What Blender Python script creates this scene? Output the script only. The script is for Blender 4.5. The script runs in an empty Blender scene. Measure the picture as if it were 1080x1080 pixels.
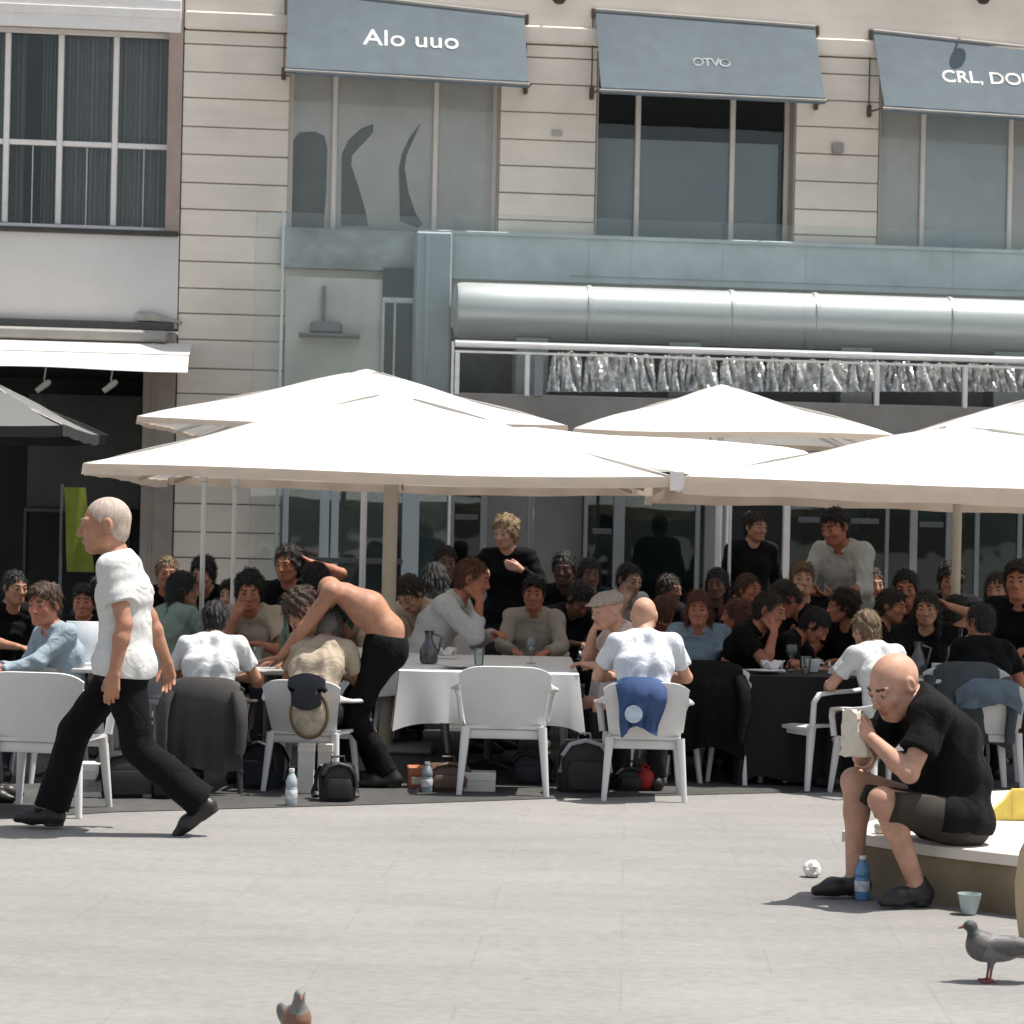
EXPOSURE = 0.46
import bpy, bmesh, math, random, time
import numpy as np
from mathutils import Vector, Matrix
random.seed(11)
rng = np.random.RandomState(5)
PI = math.pi
T0 = time.time()
scene = bpy.context.scene
COL = scene.collection

# ------------------------------------------------------------------ camera model (same numbers as the camera below)
F, CX, CY, CH, ROLL = 2500.0, 540.0, 560.0, 1.6, math.radians(1.25)
CR, SR = math.cos(ROLL), math.sin(ROLL)
def unroll(px, py):
    x, y = px - CX, py - CY
    return x * CR + y * SR, -x * SR + y * CR
def at(px, py, d):
    x, y = unroll(px, py)
    return Vector((x / F * d, d, CH - y / F * d))
def gnd(px, py):
    x, y = unroll(px, py)
    d = CH * F / y
    return Vector((x / F * d, d, 0))
FY, ALPHA = 27.0, math.atan(0.1)
FM = Matrix.Translation((0, FY, 0)) @ Matrix.Rotation(ALPHA, 4, 'Z')      # facade frame: x along, -y out to the square
FMI = FM.inverted()
def fl(px, py, out=0.0):
    x, y = unroll(px, py)
    c = FMI @ Vector((0, 0, CH)); d = FMI.to_3x3() @ Vector((x, F, -y))
    t = (-out - c.y) / d.y
    p = c + d * t
    return p.x, p.z

# ------------------------------------------------------------------ materials
MATS = {}
def pm(name, col, rough=.6, var=.12, scale=6., bump=0., bscale=60., metal=0., spec=.5, stretch=None, detail=4., transl=0., coat=0., var2=0., scale2=.7, sheen=0.):
    if name in MATS: return MATS[name]
    m = bpy.data.materials.new(name); m.use_nodes = True
    nt = m.node_tree; N = nt.nodes; L = nt.links
    b = N['Principled BSDF']; out = N['Material Output']
    tc = N.new('ShaderNodeTexCoord'); mp = N.new('ShaderNodeMapping')
    L.new(tc.outputs['Object'], mp.inputs[0])
    if stretch: mp.inputs['Scale'].default_value = stretch
    nz = N.new('ShaderNodeTexNoise'); nz.inputs['Scale'].default_value = scale; nz.inputs['Detail'].default_value = detail
    nz.inputs['Roughness'].default_value = .62
    L.new(mp.outputs[0], nz.inputs['Vector'])
    cr = N.new('ShaderNodeMapRange'); cr.inputs[1].default_value = .3; cr.inputs[2].default_value = .7
    cr.inputs[3].default_value = 1 - var; cr.inputs[4].default_value = 1 + var
    L.new(nz.outputs['Fac'], cr.inputs[0])
    mul = N.new('ShaderNodeMix'); mul.data_type = 'RGBA'; mul.blend_type = 'MULTIPLY'; mul.inputs[0].default_value = 1
    mul.inputs[6].default_value = (*col, 1)
    L.new(cr.outputs[0], mul.inputs[7])
    res = mul.outputs[2]
    if var2:
        n2 = N.new('ShaderNodeTexNoise'); n2.inputs['Scale'].default_value = scale2; n2.inputs['Detail'].default_value = 6
        L.new(tc.outputs['Object'], n2.inputs['Vector'])
        c2 = N.new('ShaderNodeMapRange'); c2.inputs[1].default_value = .35; c2.inputs[2].default_value = .65
        c2.inputs[3].default_value = 1 - var2; c2.inputs[4].default_value = 1 + var2 * .6
        L.new(n2.outputs['Fac'], c2.inputs[0])
        m2 = N.new('ShaderNodeMix'); m2.data_type = 'RGBA'; m2.blend_type = 'MULTIPLY'; m2.inputs[0].default_value = 1
        L.new(res, m2.inputs[6]); L.new(c2.outputs[0], m2.inputs[7]); res = m2.outputs[2]
    L.new(res, b.inputs['Base Color'])
    b.inputs['Roughness'].default_value = rough; b.inputs['Metallic'].default_value = metal
    b.inputs['Specular IOR Level'].default_value = spec
    if coat: b.inputs['Coat Weight'].default_value = coat
    if sheen: b.inputs['Sheen Weight'].default_value = sheen
    if bump:
        n3 = N.new('ShaderNodeTexNoise'); n3.inputs['Scale'].default_value = bscale; n3.inputs['Detail'].default_value = 5
        L.new(mp.outputs[0], n3.inputs['Vector'])
        bp = N.new('ShaderNodeBump'); bp.inputs['Strength'].default_value = bump; bp.inputs['Distance'].default_value = .01
        L.new(n3.outputs['Fac'], bp.inputs['Height']); L.new(bp.outputs[0], b.inputs['Normal'])
    if transl:
        t = N.new('ShaderNodeBsdfTranslucent'); L.new(res, t.inputs['Color'])
        mx = N.new('ShaderNodeMixShader'); mx.inputs[0].default_value = transl
        L.new(b.outputs[0], mx.inputs[1]); L.new(t.outputs[0], mx.inputs[2]); L.new(mx.outputs[0], out.inputs['Surface'])
    MATS[name] = m
    return m
def glass(name, tint=(.8, .88, .87), refl=1.45, rough=.02, haze=0., hazecol=(.5, .55, .55)):
    if name in MATS: return MATS[name]
    m = bpy.data.materials.new(name); m.use_nodes = True
    nt = m.node_tree; N = nt.nodes; L = nt.links
    N.remove(N['Principled BSDF']); out = N['Material Output']
    tr = N.new('ShaderNodeBsdfTransparent'); tr.inputs[0].default_value = (*tint, 1)
    gl = N.new('ShaderNodeBsdfGlossy'); gl.inputs['Roughness'].default_value = rough
    gl.inputs[0].default_value = (.9, .95, .95, 1)
    tc = N.new('ShaderNodeTexCoord'); nz = N.new('ShaderNodeTexNoise'); nz.inputs['Scale'].default_value = 1.3
    L.new(tc.outputs['Object'], nz.inputs['Vector'])
    bp = N.new('ShaderNodeBump'); bp.inputs['Strength'].default_value = .06; bp.inputs['Distance'].default_value = .05
    L.new(nz.outputs['Fac'], bp.inputs['Height']); L.new(bp.outputs[0], gl.inputs['Normal'])
    fr = N.new('ShaderNodeFresnel'); fr.inputs[0].default_value = refl
    mx = N.new('ShaderNodeMixShader'); L.new(fr.outputs[0], mx.inputs[0]); L.new(tr.outputs[0], mx.inputs[1]); L.new(gl.outputs[0], mx.inputs[2])
    res = mx
    if haze:
        df = N.new('ShaderNodeBsdfDiffuse'); df.inputs[0].default_value = (*hazecol, 1)
        n2 = N.new('ShaderNodeTexNoise'); n2.inputs['Scale'].default_value = 2.2; n2.inputs['Detail'].default_value = 5
        L.new(tc.outputs['Object'], n2.inputs['Vector'])
        mr = N.new('ShaderNodeMapRange'); mr.inputs[1].default_value = .3; mr.inputs[2].default_value = .7
        mr.inputs[3].default_value = haze * .6; mr.inputs[4].default_value = haze * 1.4
        L.new(n2.outputs['Fac'], mr.inputs[0])
        m2 = N.new('ShaderNodeMixShader'); L.new(mr.outputs[0], m2.inputs[0])
        L.new(mx.outputs[0], m2.inputs[1]); L.new(df.outputs[0], m2.inputs[2]); res = m2
    L.new(res.outputs[0], out.inputs['Surface'])
    MATS[name] = m
    return m

# ------------------------------------------------------------------ mesh builder
class MB:
    def __init__(s): s.v = []; s.f = []; s.m = []
    def add(s, vs, fs, mi=0):
        o = len(s.v); s.v += [tuple(v) for v in vs]
        s.f += [tuple(i + o for i in f) for f in fs]; s.m += [mi] * len(fs)
        return s
    def box(s, x0, x1, y0, y1, z0, z1, b=0., mi=0, M=None):
        c = ((x0 + x1) / 2, (y0 + y1) / 2, (z0 + z1) / 2); h = (abs(x1 - x0) / 2, abs(y1 - y0) / 2, abs(z1 - z0) / 2)
        b = min(b, min(h) * .9)
        vs = []; idx = {}
        if b <= 0:
            for sx in (-1, 1):
                for sy in (-1, 1):
                    for sz in (-1, 1):
                        idx[sx, sy, sz] = len(vs); vs.append((c[0] + sx * h[0], c[1] + sy * h[1], c[2] + sz * h[2]))
            fs = []
            for a in range(3):
                for sg in (-1, 1):
                    q = []
                    for (u, w) in ((-1, -1), (1, -1), (1, 1), (-1, 1)):
                        k = [0, 0, 0]; k[a] = sg; k[(a + 1) % 3] = u; k[(a + 2) % 3] = w; q.append(idx[tuple(k)])
                    fs.append(q)
        else:
            for sx in (-1, 1):
                for sy in (-1, 1):
                    for sz in (-1, 1):
                        sg = (sx, sy, sz)
                        for a in range(3):
                            p = [c[i] + sg[i] * (h[i] - (0 if i == a else b)) for i in range(3)]
                            idx[sx, sy, sz, a] = len(vs); vs.append(tuple(p))
            fs = []
            for a in range(3):
                for sg in (-1, 1):
                    q = []
                    for (u, w) in ((-1, -1), (1, -1), (1, 1), (-1, 1)):
                        k = [0, 0, 0]; k[a] = sg; k[(a + 1) % 3] = u; k[(a + 2) % 3] = w; q.append(idx[(*k, a)])
                    fs.append(q)
            for a in range(3):
                b1, c1 = (a + 1) % 3, (a + 2) % 3
                for u in (-1, 1):
                    for w in (-1, 1):
                        k0 = [0, 0, 0]; k1 = [0, 0, 0]
                        k0[a] = -1; k1[a] = 1; k0[b1] = k1[b1] = u; k0[c1] = k1[c1] = w
                        fs.append([idx[(*k0, b1)], idx[(*k1, b1)], idx[(*k1, c1)], idx[(*k0, c1)]])
            for sx in (-1, 1):
                for sy in (-1, 1):
                    for sz in (-1, 1):
                        fs.append([idx[sx, sy, sz, 0], idx[sx, sy, sz, 1], idx[sx, sy, sz, 2]])
        if M is not None: vs = [tuple(M @ Vector(v)) for v in vs]
        return s.add(vs, fs, mi)
    def tube(s, pts, r, n=10, mi=0, caps=True, sec=None, up=(0, 0, 1), power=2.):
        """sweep: r a number or a list; sec = list of (half width, half height) instead of r"""
        pts = [Vector(p) for p in pts]; k = len(pts); vs = []; fs = []
        prev = None
        for i, p in enumerate(pts):
            t = (pts[min(i + 1, k - 1)] - pts[max(i - 1, 0)]).normalized()
            u = Vector(up)
            if abs(t.dot(u)) > .97: u = Vector((1, 0, 0)) if prev is None else prev
            a = t.cross(u).normalized(); b = a.cross(t).normalized(); prev = b
            if sec: ha, hb = sec[i] if isinstance(sec, list) else sec
            else: ha = hb = r[i] if isinstance(r, (list, tuple)) else r
            for j in range(n):
                q = 2 * PI * (j + .5) / n; cq, sq = math.cos(q), math.sin(q)
                e = 2. / power
                vs.append(p + a * ha * math.copysign(abs(cq) ** e, cq) + b * hb * math.copysign(abs(sq) ** e, sq))
        for i in range(k - 1):
            for j in range(n):
                fs.append((i * n + j, i * n + (j + 1) % n, (i + 1) * n + (j + 1) % n, (i + 1) * n + j))
        if caps: fs.append(tuple(range(n))); fs.append(tuple((k - 1) * n + j for j in range(n)))
        return s.add(vs, fs, mi)
    def grid(s, P, mi=0, closed=False):
        r, c = len(P), len(P[0]); vs = [p for row in P for p in row]; fs = []
        for i in range(r - 1):
            for j in range(c if closed else c - 1):
                fs.append((i * c + j, i * c + (j + 1) % c, (i + 1) * c + (j + 1) % c, (i + 1) * c + j))
        return s.add(vs, fs, mi)
    def slab(s, P, t, mi=0):
        """a curved sheet of thickness t: P a grid of points; offset along the local normal"""
        r, c = len(P), len(P[0]); P = [[Vector(p) for p in row] for row in P]
        Q = []
        for i in range(r):
            row = []
            for j in range(c):
                du = P[i][min(j + 1, c - 1)] - P[i][max(j - 1, 0)]; dv = P[min(i + 1, r - 1)][j] - P[max(i - 1, 0)][j]
                n = du.cross(dv)
                n = n.normalized() if n.length > 1e-9 else Vector((0, 0, 1))
                row.append(P[i][j] - n * t)
            Q.append(row)
        vs = [p for row in P for p in row] + [p for row in Q for p in row]; o = r * c; fs = []
        for i in range(r - 1):
            for j in range(c - 1):
                q = (i * c + j, i * c + j + 1, (i + 1) * c + j + 1, (i + 1) * c + j)
                fs.append(q); fs.append(tuple(o + x for x in reversed(q)))
        rim = [j for j in range(c)] + [i * c + c - 1 for i in range(1, r)] + [(r - 1) * c + j for j in range(c - 2, -1, -1)] + [i * c for i in range(r - 2, 0, -1)]
        for a, b in zip(rim, rim[1:] + rim[:1]): fs.append((a, b, o + b, o + a))
        return s.add(vs, fs, mi)
    def lathe(s, prof, c=(0, 0, 0), n=20, mi=0, M=None):
        vs = []; fs = []
        for (r, z) in prof:
            for j in range(n):
                q = 2 * PI * j / n; v = Vector((r * math.cos(q), r * math.sin(q), z))
                if M is not None: v = M @ v
                vs.append(v + Vector(c))
        k = len(prof)
        for i in range(k - 1):
            for j in range(n): fs.append((i * n + j, i * n + (j + 1) % n, (i + 1) * n + (j + 1) % n, (i + 1) * n + j))
        fs.append(tuple(range(n))); fs.append(tuple((k - 1) * n + j for j in range(n)))
        return s.add(vs, fs, mi)
    def blob(s, c, r, n=12, mi=0, M=None, noise=0., seed=0):
        rs = random.Random(seed); vs = []; fs = []; rows = max(4, n // 2)
        for i in range(rows + 1):
            ph = PI * i / rows
            for j in range(n):
                q = 2 * PI * j / n; k = 1 + (rs.uniform(-noise, noise) if 0 < i < rows else 0)
                v = Vector((r[0] * math.sin(ph) * math.cos(q) * k, r[1] * math.sin(ph) * math.sin(q) * k, r[2] * math.cos(ph) * k))
                if M is not None: v = M @ v
                vs.append(v + Vector(c))
        for i in range(rows):
            for j in range(n): fs.append((i * n + j, i * n + (j + 1) % n, (i + 1) * n + (j + 1) % n, (i + 1) * n + j))
        return s.add(vs, fs, mi)
    def moved(s, M):
        s.v = [tuple(M @ Vector(v)) for v in s.v]; return s

BASE = {}
def finish_mesh(name, vs, fs, mats, mi=None, smooth=35):
    me = bpy.data.meshes.new(name)
    me.from_pydata(vs, [], fs)
    for m in (mats if isinstance(mats, (list, tuple)) else [mats]): me.materials.append(m)
    if mi is not None and any(mi): me.polygons.foreach_set('material_index', mi)
    bm = bmesh.new(); bm.from_mesh(me)
    bmesh.ops.remove_doubles(bm, verts=bm.verts, dist=1e-6)
    bmesh.ops.recalc_face_normals(bm, faces=bm.faces); bm.to_mesh(me); bm.free()
    if smooth:
        me.shade_smooth(); me.set_sharp_from_angle(angle=math.radians(smooth))
    me.update()
    return me
def tag(o, label=None, cat=None, group=None, kind=None):
    if label: o['label'] = label
    if cat: o['category'] = cat
    if group: o['group'] = group
    if kind: o['kind'] = kind
    return o
def thing(name, label, cat, base=(0, 0, 0), frame=None, group=None, kind=None):
    o = bpy.data.objects.new(name, None); COL.objects.link(o); o.empty_display_size = .1
    o.matrix_world = (frame or Matrix.Identity(4)) @ Matrix.Translation(base)
    BASE[o.name] = Vector(base)
    return tag(o, label, cat, group, kind)
def part(name, mb, mats, parent=None, smooth=35, label=None):
    """mb is in the frame of the thing; the thing's base is taken off"""
    b = BASE.get(parent.name, Vector((0, 0, 0))) if parent else Vector((0, 0, 0))
    me = finish_mesh(name, [tuple(Vector(v) - b) for v in mb.v], mb.f, mats, mb.m, smooth)
    o = bpy.data.objects.new(name, me); COL.objects.link(o)
    if parent: o.parent = parent; BASE[o.name] = b
    if label: o['label'] = label
    return o
def solo(name, mb, mats, label, cat, base, frame=None, group=None, kind=None, smooth=35):
    """a thing that is one mesh"""
    b = Vector(base)
    me = finish_mesh(name, [tuple(Vector(v) - b) for v in mb.v], mb.f, mats, mb.m, smooth)
    o = bpy.data.objects.new(name, me); COL.objects.link(o)
    o.matrix_world = (frame or Matrix.Identity(4)) @ Matrix.Translation(b); BASE[o.name] = b
    return tag(o, label, cat, group, kind)
def kids(o): return [c for c in bpy.data.objects if c.parent is o]
KIDS = {}
def dup(root, label=None, group=None, M=None):
    def cp(o, par):
        c = o.copy(); COL.objects.link(c); c.parent = par
        for ch in KIDS.setdefault(o.name, kids(o)): cp(ch, c)
        return c
    r = cp(root, root.parent)
    if label: r['label'] = label
    if group: r['group'] = group
    if M is not None: r.matrix_world = M
    return r
def place(x, y, z, rz=0, s=1): return Matrix.Translation((x, y, z)) @ Matrix.Rotation(rz, 4, 'Z') @ Matrix.Scale(s, 4)
def text_mesh(body, size, depth=.004, spacing=1., bold=.0):
    cu = bpy.data.curves.new('lettering', 'FONT'); cu.body = body; cu.size = size; cu.extrude = depth; cu.space_character = spacing
    cu.align_x = 'CENTER'; cu.align_y = 'CENTER'; cu.offset = bold
    o = bpy.data.objects.new('lettering_tmp', cu); COL.objects.link(o)
    dg = bpy.context.evaluated_depsgraph_get(); me = bpy.data.meshes.new_from_object(o.evaluated_get(dg))
    mb = MB(); mb.add([v.co.copy() for v in me.vertices], [tuple(p.vertices) for p in me.polygons])
    bpy.data.objects.remove(o); bpy.data.curves.remove(cu); bpy.data.meshes.remove(me)
    return mb
# ------------------------------------------------------------------ bodies: smooth distance fields turned into one continuous surface
def V3(*a): return np.array(a, dtype=np.float64)
def nrm(v):
    v = np.asarray(v, float); n = np.linalg.norm(v); return v / n if n > 1e-9 else v
class Field:
    def __init__(s): s.p = []; s.cuts = []
    def cap(s, a, b, ra, rb=None, k=.02, tag=0, sub=False, flat=False, flat0=False):
        s.p.append(('c', np.asarray(a, float), np.asarray(b, float), ra, ra if rb is None else rb, k, tag, sub, flat, flat0)); return s
    def ell(s, c, r, R=None, k=.02, tag=0, sub=False):
        s.p.append(('e', np.asarray(c, float), np.asarray(r, float), np.eye(3) if R is None else np.asarray(R, float), None, k, tag, sub, False, False)); return s
    def slice(s, p, n, wob=0.):
        s.p.append(('p', np.asarray(p, float), nrm(n), wob, None, 0, 0, True, False, False)); return s
    def cut(s, p, n): s.cuts.append((np.asarray(p, float), nrm(n))); return s
    @staticmethod
    def dist(q, P):
        if q[0] == 'c':
            a, b, ra, rb = q[1:5]; ba = b - a; L2 = max(ba @ ba, 1e-12)
            pa = P - a; t = (pa @ ba) / L2; tc = np.clip(t, 0, 1)
            d = np.linalg.norm(pa - tc[..., None] * ba, axis=-1) - (ra + (rb - ra) * tc)
            L = math.sqrt(L2)
            if q[8]: d = np.maximum(d, (t - 1) * L)
            if q[9]: d = np.maximum(d, -t * L)
            return d
        c, r, R = q[1:4]; l = (P - c) @ R.T
        k0 = np.linalg.norm(l / r, axis=-1); k1 = np.linalg.norm(l / (r * r), axis=-1)
        return k0 * (k0 - 1) / np.maximum(k1, 1e-9)
    def mesh(s, h, disp=None):
        B = 8; lo = np.full(3, 1e9); hi = -lo
        for q in s.p:
            if q[7]: continue
            if q[0] == 'c':
                m = max(q[3], q[4]); lo = np.minimum(lo, np.minimum(q[1], q[2]) - m); hi = np.maximum(hi, np.maximum(q[1], q[2]) + m)
            else:
                m = q[2].max(); lo = np.minimum(lo, q[1] - m); hi = np.maximum(hi, q[1] + m)
        lo -= .03 + 2 * h; hi += .03 + 2 * h
        nb = np.ceil((hi - lo) / (h * B)).astype(int); NB = int(nb.prod())
        bi = np.stack(np.meshgrid(*[np.arange(n) for n in nb], indexing='ij'), -1).reshape(-1, 3)
        off = np.stack(np.meshgrid(*[np.arange(B)] * 3, indexing='ij'), -1).reshape(-1, 3)
        cen = lo + (bi * B + (B - 1) / 2) * h; hd = h * B * .87
        D = np.full((NB, B ** 3), 1e3, np.float32); T = np.zeros((NB, B ** 3), np.uint8)
        for q in s.p:
            if q[0] == 'p':
                sel = np.nonzero(D.min(1) < .3)[0]; P = lo + (bi[sel][:, None, :] * B + off[None]) * h
                g_ = (P - q[1]) @ q[2]
                if q[3]: g_ = g_ + q[3] * (np.sin(P @ WD[0] * 95.) + .7 * np.sin(P @ WD[4] * 170. + 1.) + .5 * np.sin(P @ WD[2] * 290.))
                D[sel] = np.maximum(D[sel], g_.astype(np.float32)); continue
            if q[0] == 'c': dc = Field.dist(q[:8] + (False, False), cen)
            else: dc = np.linalg.norm(cen - q[1], axis=-1) - q[2].max()
            sel = np.nonzero(dc < hd + q[5] + 2 * h)[0]
            if not len(sel): continue
            P = lo + (bi[sel][:, None, :] * B + off[None]) * h
            d = Field.dist(q, P).astype(np.float32); k = max(q[5], 1e-5); Do = D[sel]
            if q[7]:
                hh = np.clip(.5 - .5 * (Do + d) / k, 0, 1); D[sel] = Do + (-d - Do) * hh + k * hh * (1 - hh)
            else:
                if q[6] != 255:
                    Ts = T[sel]; Ts[d < Do] = q[6]; T[sel] = Ts
                hh = np.clip(.5 + .5 * (Do - d) / k, 0, 1); D[sel] = np.where(Do > 100, d, Do + (d - Do) * hh - k * hh * (1 - hh))
        act = np.nonzero(D.min(1) < .1)[0]
        P = lo + (bi[act][:, None, :] * B + off[None]) * h
        Da = D[act]
        if disp is not None: Da = Da + disp(P).astype(np.float32)
        for (p, n) in s.cuts: Da = np.maximum(Da, ((P - p) @ n).astype(np.float32))
        D[act] = Da
        shp = tuple(nb * B)
        G = D.reshape(*nb, B, B, B).transpose(0, 3, 1, 4, 2, 5).reshape(shp); TG = T.reshape(*nb, B, B, B).transpose(0, 3, 1, 4, 2, 5).reshape(shp)
        S = G < 0
        n8 = np.zeros(tuple(x - 1 for x in shp), np.uint8)
        cor = [(a, b, c) for a in (0, 1) for b in (0, 1) for c in (0, 1)]
        sl = lambda a, n: slice(a, a + n)
        for (a, b, c) in cor: n8 += S[sl(a, shp[0] - 1), sl(b, shp[1] - 1), sl(c, shp[2] - 1)]
        ci = np.argwhere((n8 > 0) & (n8 < 8)); N = len(ci)
        idm = np.full(n8.shape, -1, np.int32); idm[ci[:, 0], ci[:, 1], ci[:, 2]] = np.arange(N)
        cv = {c: G[ci[:, 0] + c[0], ci[:, 1] + c[1], ci[:, 2] + c[2]].astype(np.float64) for c in cor}
        acc = np.zeros((N, 3)); cnt = np.zeros(N)
        for c in cor:
            for ax in range(3):
                if c[ax]: continue
                e = list(c); e[ax] = 1; e = tuple(e); a, b = cv[c], cv[e]; x = (a < 0) != (b < 0)
                t = np.where(x, a / np.where(x, a - b, 1), 0); t = np.clip(t, .02, .98)
                p = np.tile(np.array(c, float), (N, 1)); p[:, ax] = t
                acc += np.where(x[:, None], p, 0); cnt += x
        vs = lo + (ci + acc / cnt[:, None]) * h
        quads = []; tags = []
        for ax in range(3):
            o1, o2 = (ax + 1) % 3, (ax + 2) % 3
            a0 = [slice(1, n - 1) for n in shp]; a1 = list(a0); a1[ax] = slice(2, shp[ax])
            s0, s1 = S[tuple(a0)], S[tuple(a1)]
            e = np.argwhere(s0 != s1) + 1
            ins = S[e[:, 0], e[:, 1], e[:, 2]]
            e2 = e.copy(); e2[:, ax] += 1
            tg = np.where(ins, TG[e[:, 0], e[:, 1], e[:, 2]], TG[e2[:, 0], e2[:, 1], e2[:, 2]])
            def cell(d1, d2):
                c = e.copy(); c[:, o1] += d1; c[:, o2] += d2; return idm[c[:, 0], c[:, 1], c[:, 2]]
            q = np.stack([cell(-1, -1), cell(0, -1), cell(0, 0), cell(-1, 0)], 1)
            q = np.where(ins[:, None], q, q[:, ::-1]); quads.append(q); tags.append(tg)
        Q = np.concatenate(quads); TT = np.concatenate(tags); ok = (Q >= 0).all(1); Q = Q[ok]; TT = TT[ok]
        for _ in range(1):                       # a light smoothing pass
            acc = np.zeros_like(vs); cnt = np.zeros(len(vs))
            for a, b in ((0, 1), (1, 2), (2, 3), (3, 0)):
                np.add.at(acc, Q[:, a], vs[Q[:, b]]); np.add.at(cnt, Q[:, a], 1)
            vs = vs * .5 + .5 * acc / np.maximum(cnt, 1)[:, None]
        return vs, Q, TT
def quad_mesh(name, vs, Q, T, mats):
    me = bpy.data.meshes.new(name)
    me.vertices.add(len(vs)); me.vertices.foreach_set('co', vs.astype(np.float32).ravel())
    me.loops.add(len(Q) * 4); me.loops.foreach_set('vertex_index', Q.astype(np.int32).ravel())
    me.polygons.add(len(Q)); me.polygons.foreach_set('loop_start', np.arange(0, len(Q) * 4, 4, dtype=np.int32))
    for m in mats: me.materials.append(m)
    if len(mats) > 1: me.polygons.foreach_set('material_index', np.minimum(T, len(mats) - 1).astype(np.int32))
    me.update(calc_edges=True); me.validate(); me.shade_smooth()
    return me
_wr = np.random.RandomState(3); WD = _wr.normal(size=(6, 3)); WD /= np.linalg.norm(WD, axis=1)[:, None]
def folds(amp=.004, f=38., seed=0):
    def fn(P):
        w = .05 * np.sin(P @ WD[(1 + seed) % 6] * f * .35 + seed) + .03 * np.sin(P @ WD[(2 + seed) % 6] * f * .6 + 2 * seed)
        a = np.sin((P @ WD[seed % 6] + w) * f); b = np.sin((P @ WD[(3 + seed) % 6] + w * 1.3) * f * 1.7 + 1.3)
        return amp * (a * .8 + b * .45)
    return fn
def strands(amp=.005, f=150.):
    def fn(P): return amp * (np.sin(P[..., 0] * f + 6 * np.sin(P[..., 2] * f * .12)) * .6 + np.sin(P[..., 2] * f * .6 + P[..., 1] * f * .5) * .6)
    return fn

def ik(a, b, l1, l2, hint):
    a, b = np.asarray(a, float), np.asarray(b, float); d = b - a; L = np.linalg.norm(d); u = d / L
    Lc = min(L, (l1 + l2) * .999)
    x = (l1 * l1 - l2 * l2 + Lc * Lc) / (2 * Lc); hgt = math.sqrt(max(l1 * l1 - x * x, 0))
    hv = np.asarray(hint, float); hv = nrm(hv - u * (hv @ u))
    e = a + u * x + hv * hgt
    return e, (b if L <= (l1 + l2) else a + u * (l1 + l2) * .999)
UP = V3(0, 0, 1); FW = V3(0, -1, 0); LE = V3(1, 0, 0)
def rotv(v, ax, a):
    ax = nrm(ax); v = np.asarray(v, float)
    return v * math.cos(a) + np.cross(ax, v) * math.sin(a) + ax * (ax @ v) * (1 - math.cos(a))
SH_ARM, SH_FORE, L_TH, L_SH = .29, .255, .44, .43

def skeleton(P):
    """P: pel, neck, bow, shyaw, hyaw, hpitch, hroll, head (offset), hands {L,R: (pos, hint, dir, normal, curl)}, feet {L,R: (ankle, hint, toe dir)}"""
    J = dict(P)
    pel = np.asarray(P['pel'], float); nb = np.asarray(P['neck'], float)
    mid = (pel + nb) / 2 - FW * P.get('bow', .03)
    ctl = 2 * mid - (pel + nb) / 2
    B = lambda t: (1 - t) ** 2 * pel + 2 * t * (1 - t) * ctl + t * t * nb
    J['waist'], J['chest'], J['up'] = B(.3), B(.66), B(.88)
    s = nrm(nb - B(.75)); lu = rotv(LE, UP, P.get('shyaw', 0)); lu = nrm(lu - s * (s @ lu)); fu = np.cross(lu, s)
    J['s'], J['lu'], J['fu'] = s, lu, fu
    sw = P.get('sw', .178)
    for sd, sg in (('L', 1), ('R', -1)):
        sh = nb - s * .045 + lu * sg * sw + fu * P.get('shf', .0)
        J['sh' + sd] = sh
        pos, hint, hd, hn, curl = P['hands'][sd]
        el, wr = ik(sh, pos, SH_ARM, SH_FORE, hint)
        J['el' + sd], J['wr' + sd] = el, wr; J['hand' + sd] = (nrm(wr - el) if hd is None else nrm(hd), hn, curl)
        hip = pel + LE * sg * .09 - UP * .02
        an, kh, toe = P['feet'][sd]
        kn, an2 = ik(hip, an, L_TH, L_SH, kh)
        J['hip' + sd], J['kn' + sd], J['an' + sd], J['toe' + sd] = hip, kn, an2, nrm(toe)
    hf = rotv(FW, UP, P.get('hyaw', 0)); hl = rotv(LE, UP, P.get('hyaw', 0))
    hf = rotv(hf, hl, P.get('hpitch', 0)); hu = np.cross(hf, hl)
    if P.get('hroll'): hl = rotv(hl, hf, P['hroll']); hu = rotv(hu, hf, P['hroll'])
    J['hf'], J['hl'], J['hu'] = hf, hl, hu
    hs = P.get('hs', 1.1)
    nd = nrm(s * .55 + hu * .45)
    J['head'] = (nb + nd * (.075 + .085 * hs) + hf * .03) if P.get('headpos') is None else np.asarray(P['headpos'], float)
    return J
def HP(J, l, f, u):
    hs = J.get('hs', 1.1); return J['head'] + hs * (J['hl'] * l + J['hf'] * f + J['hu'] * u)
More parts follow.
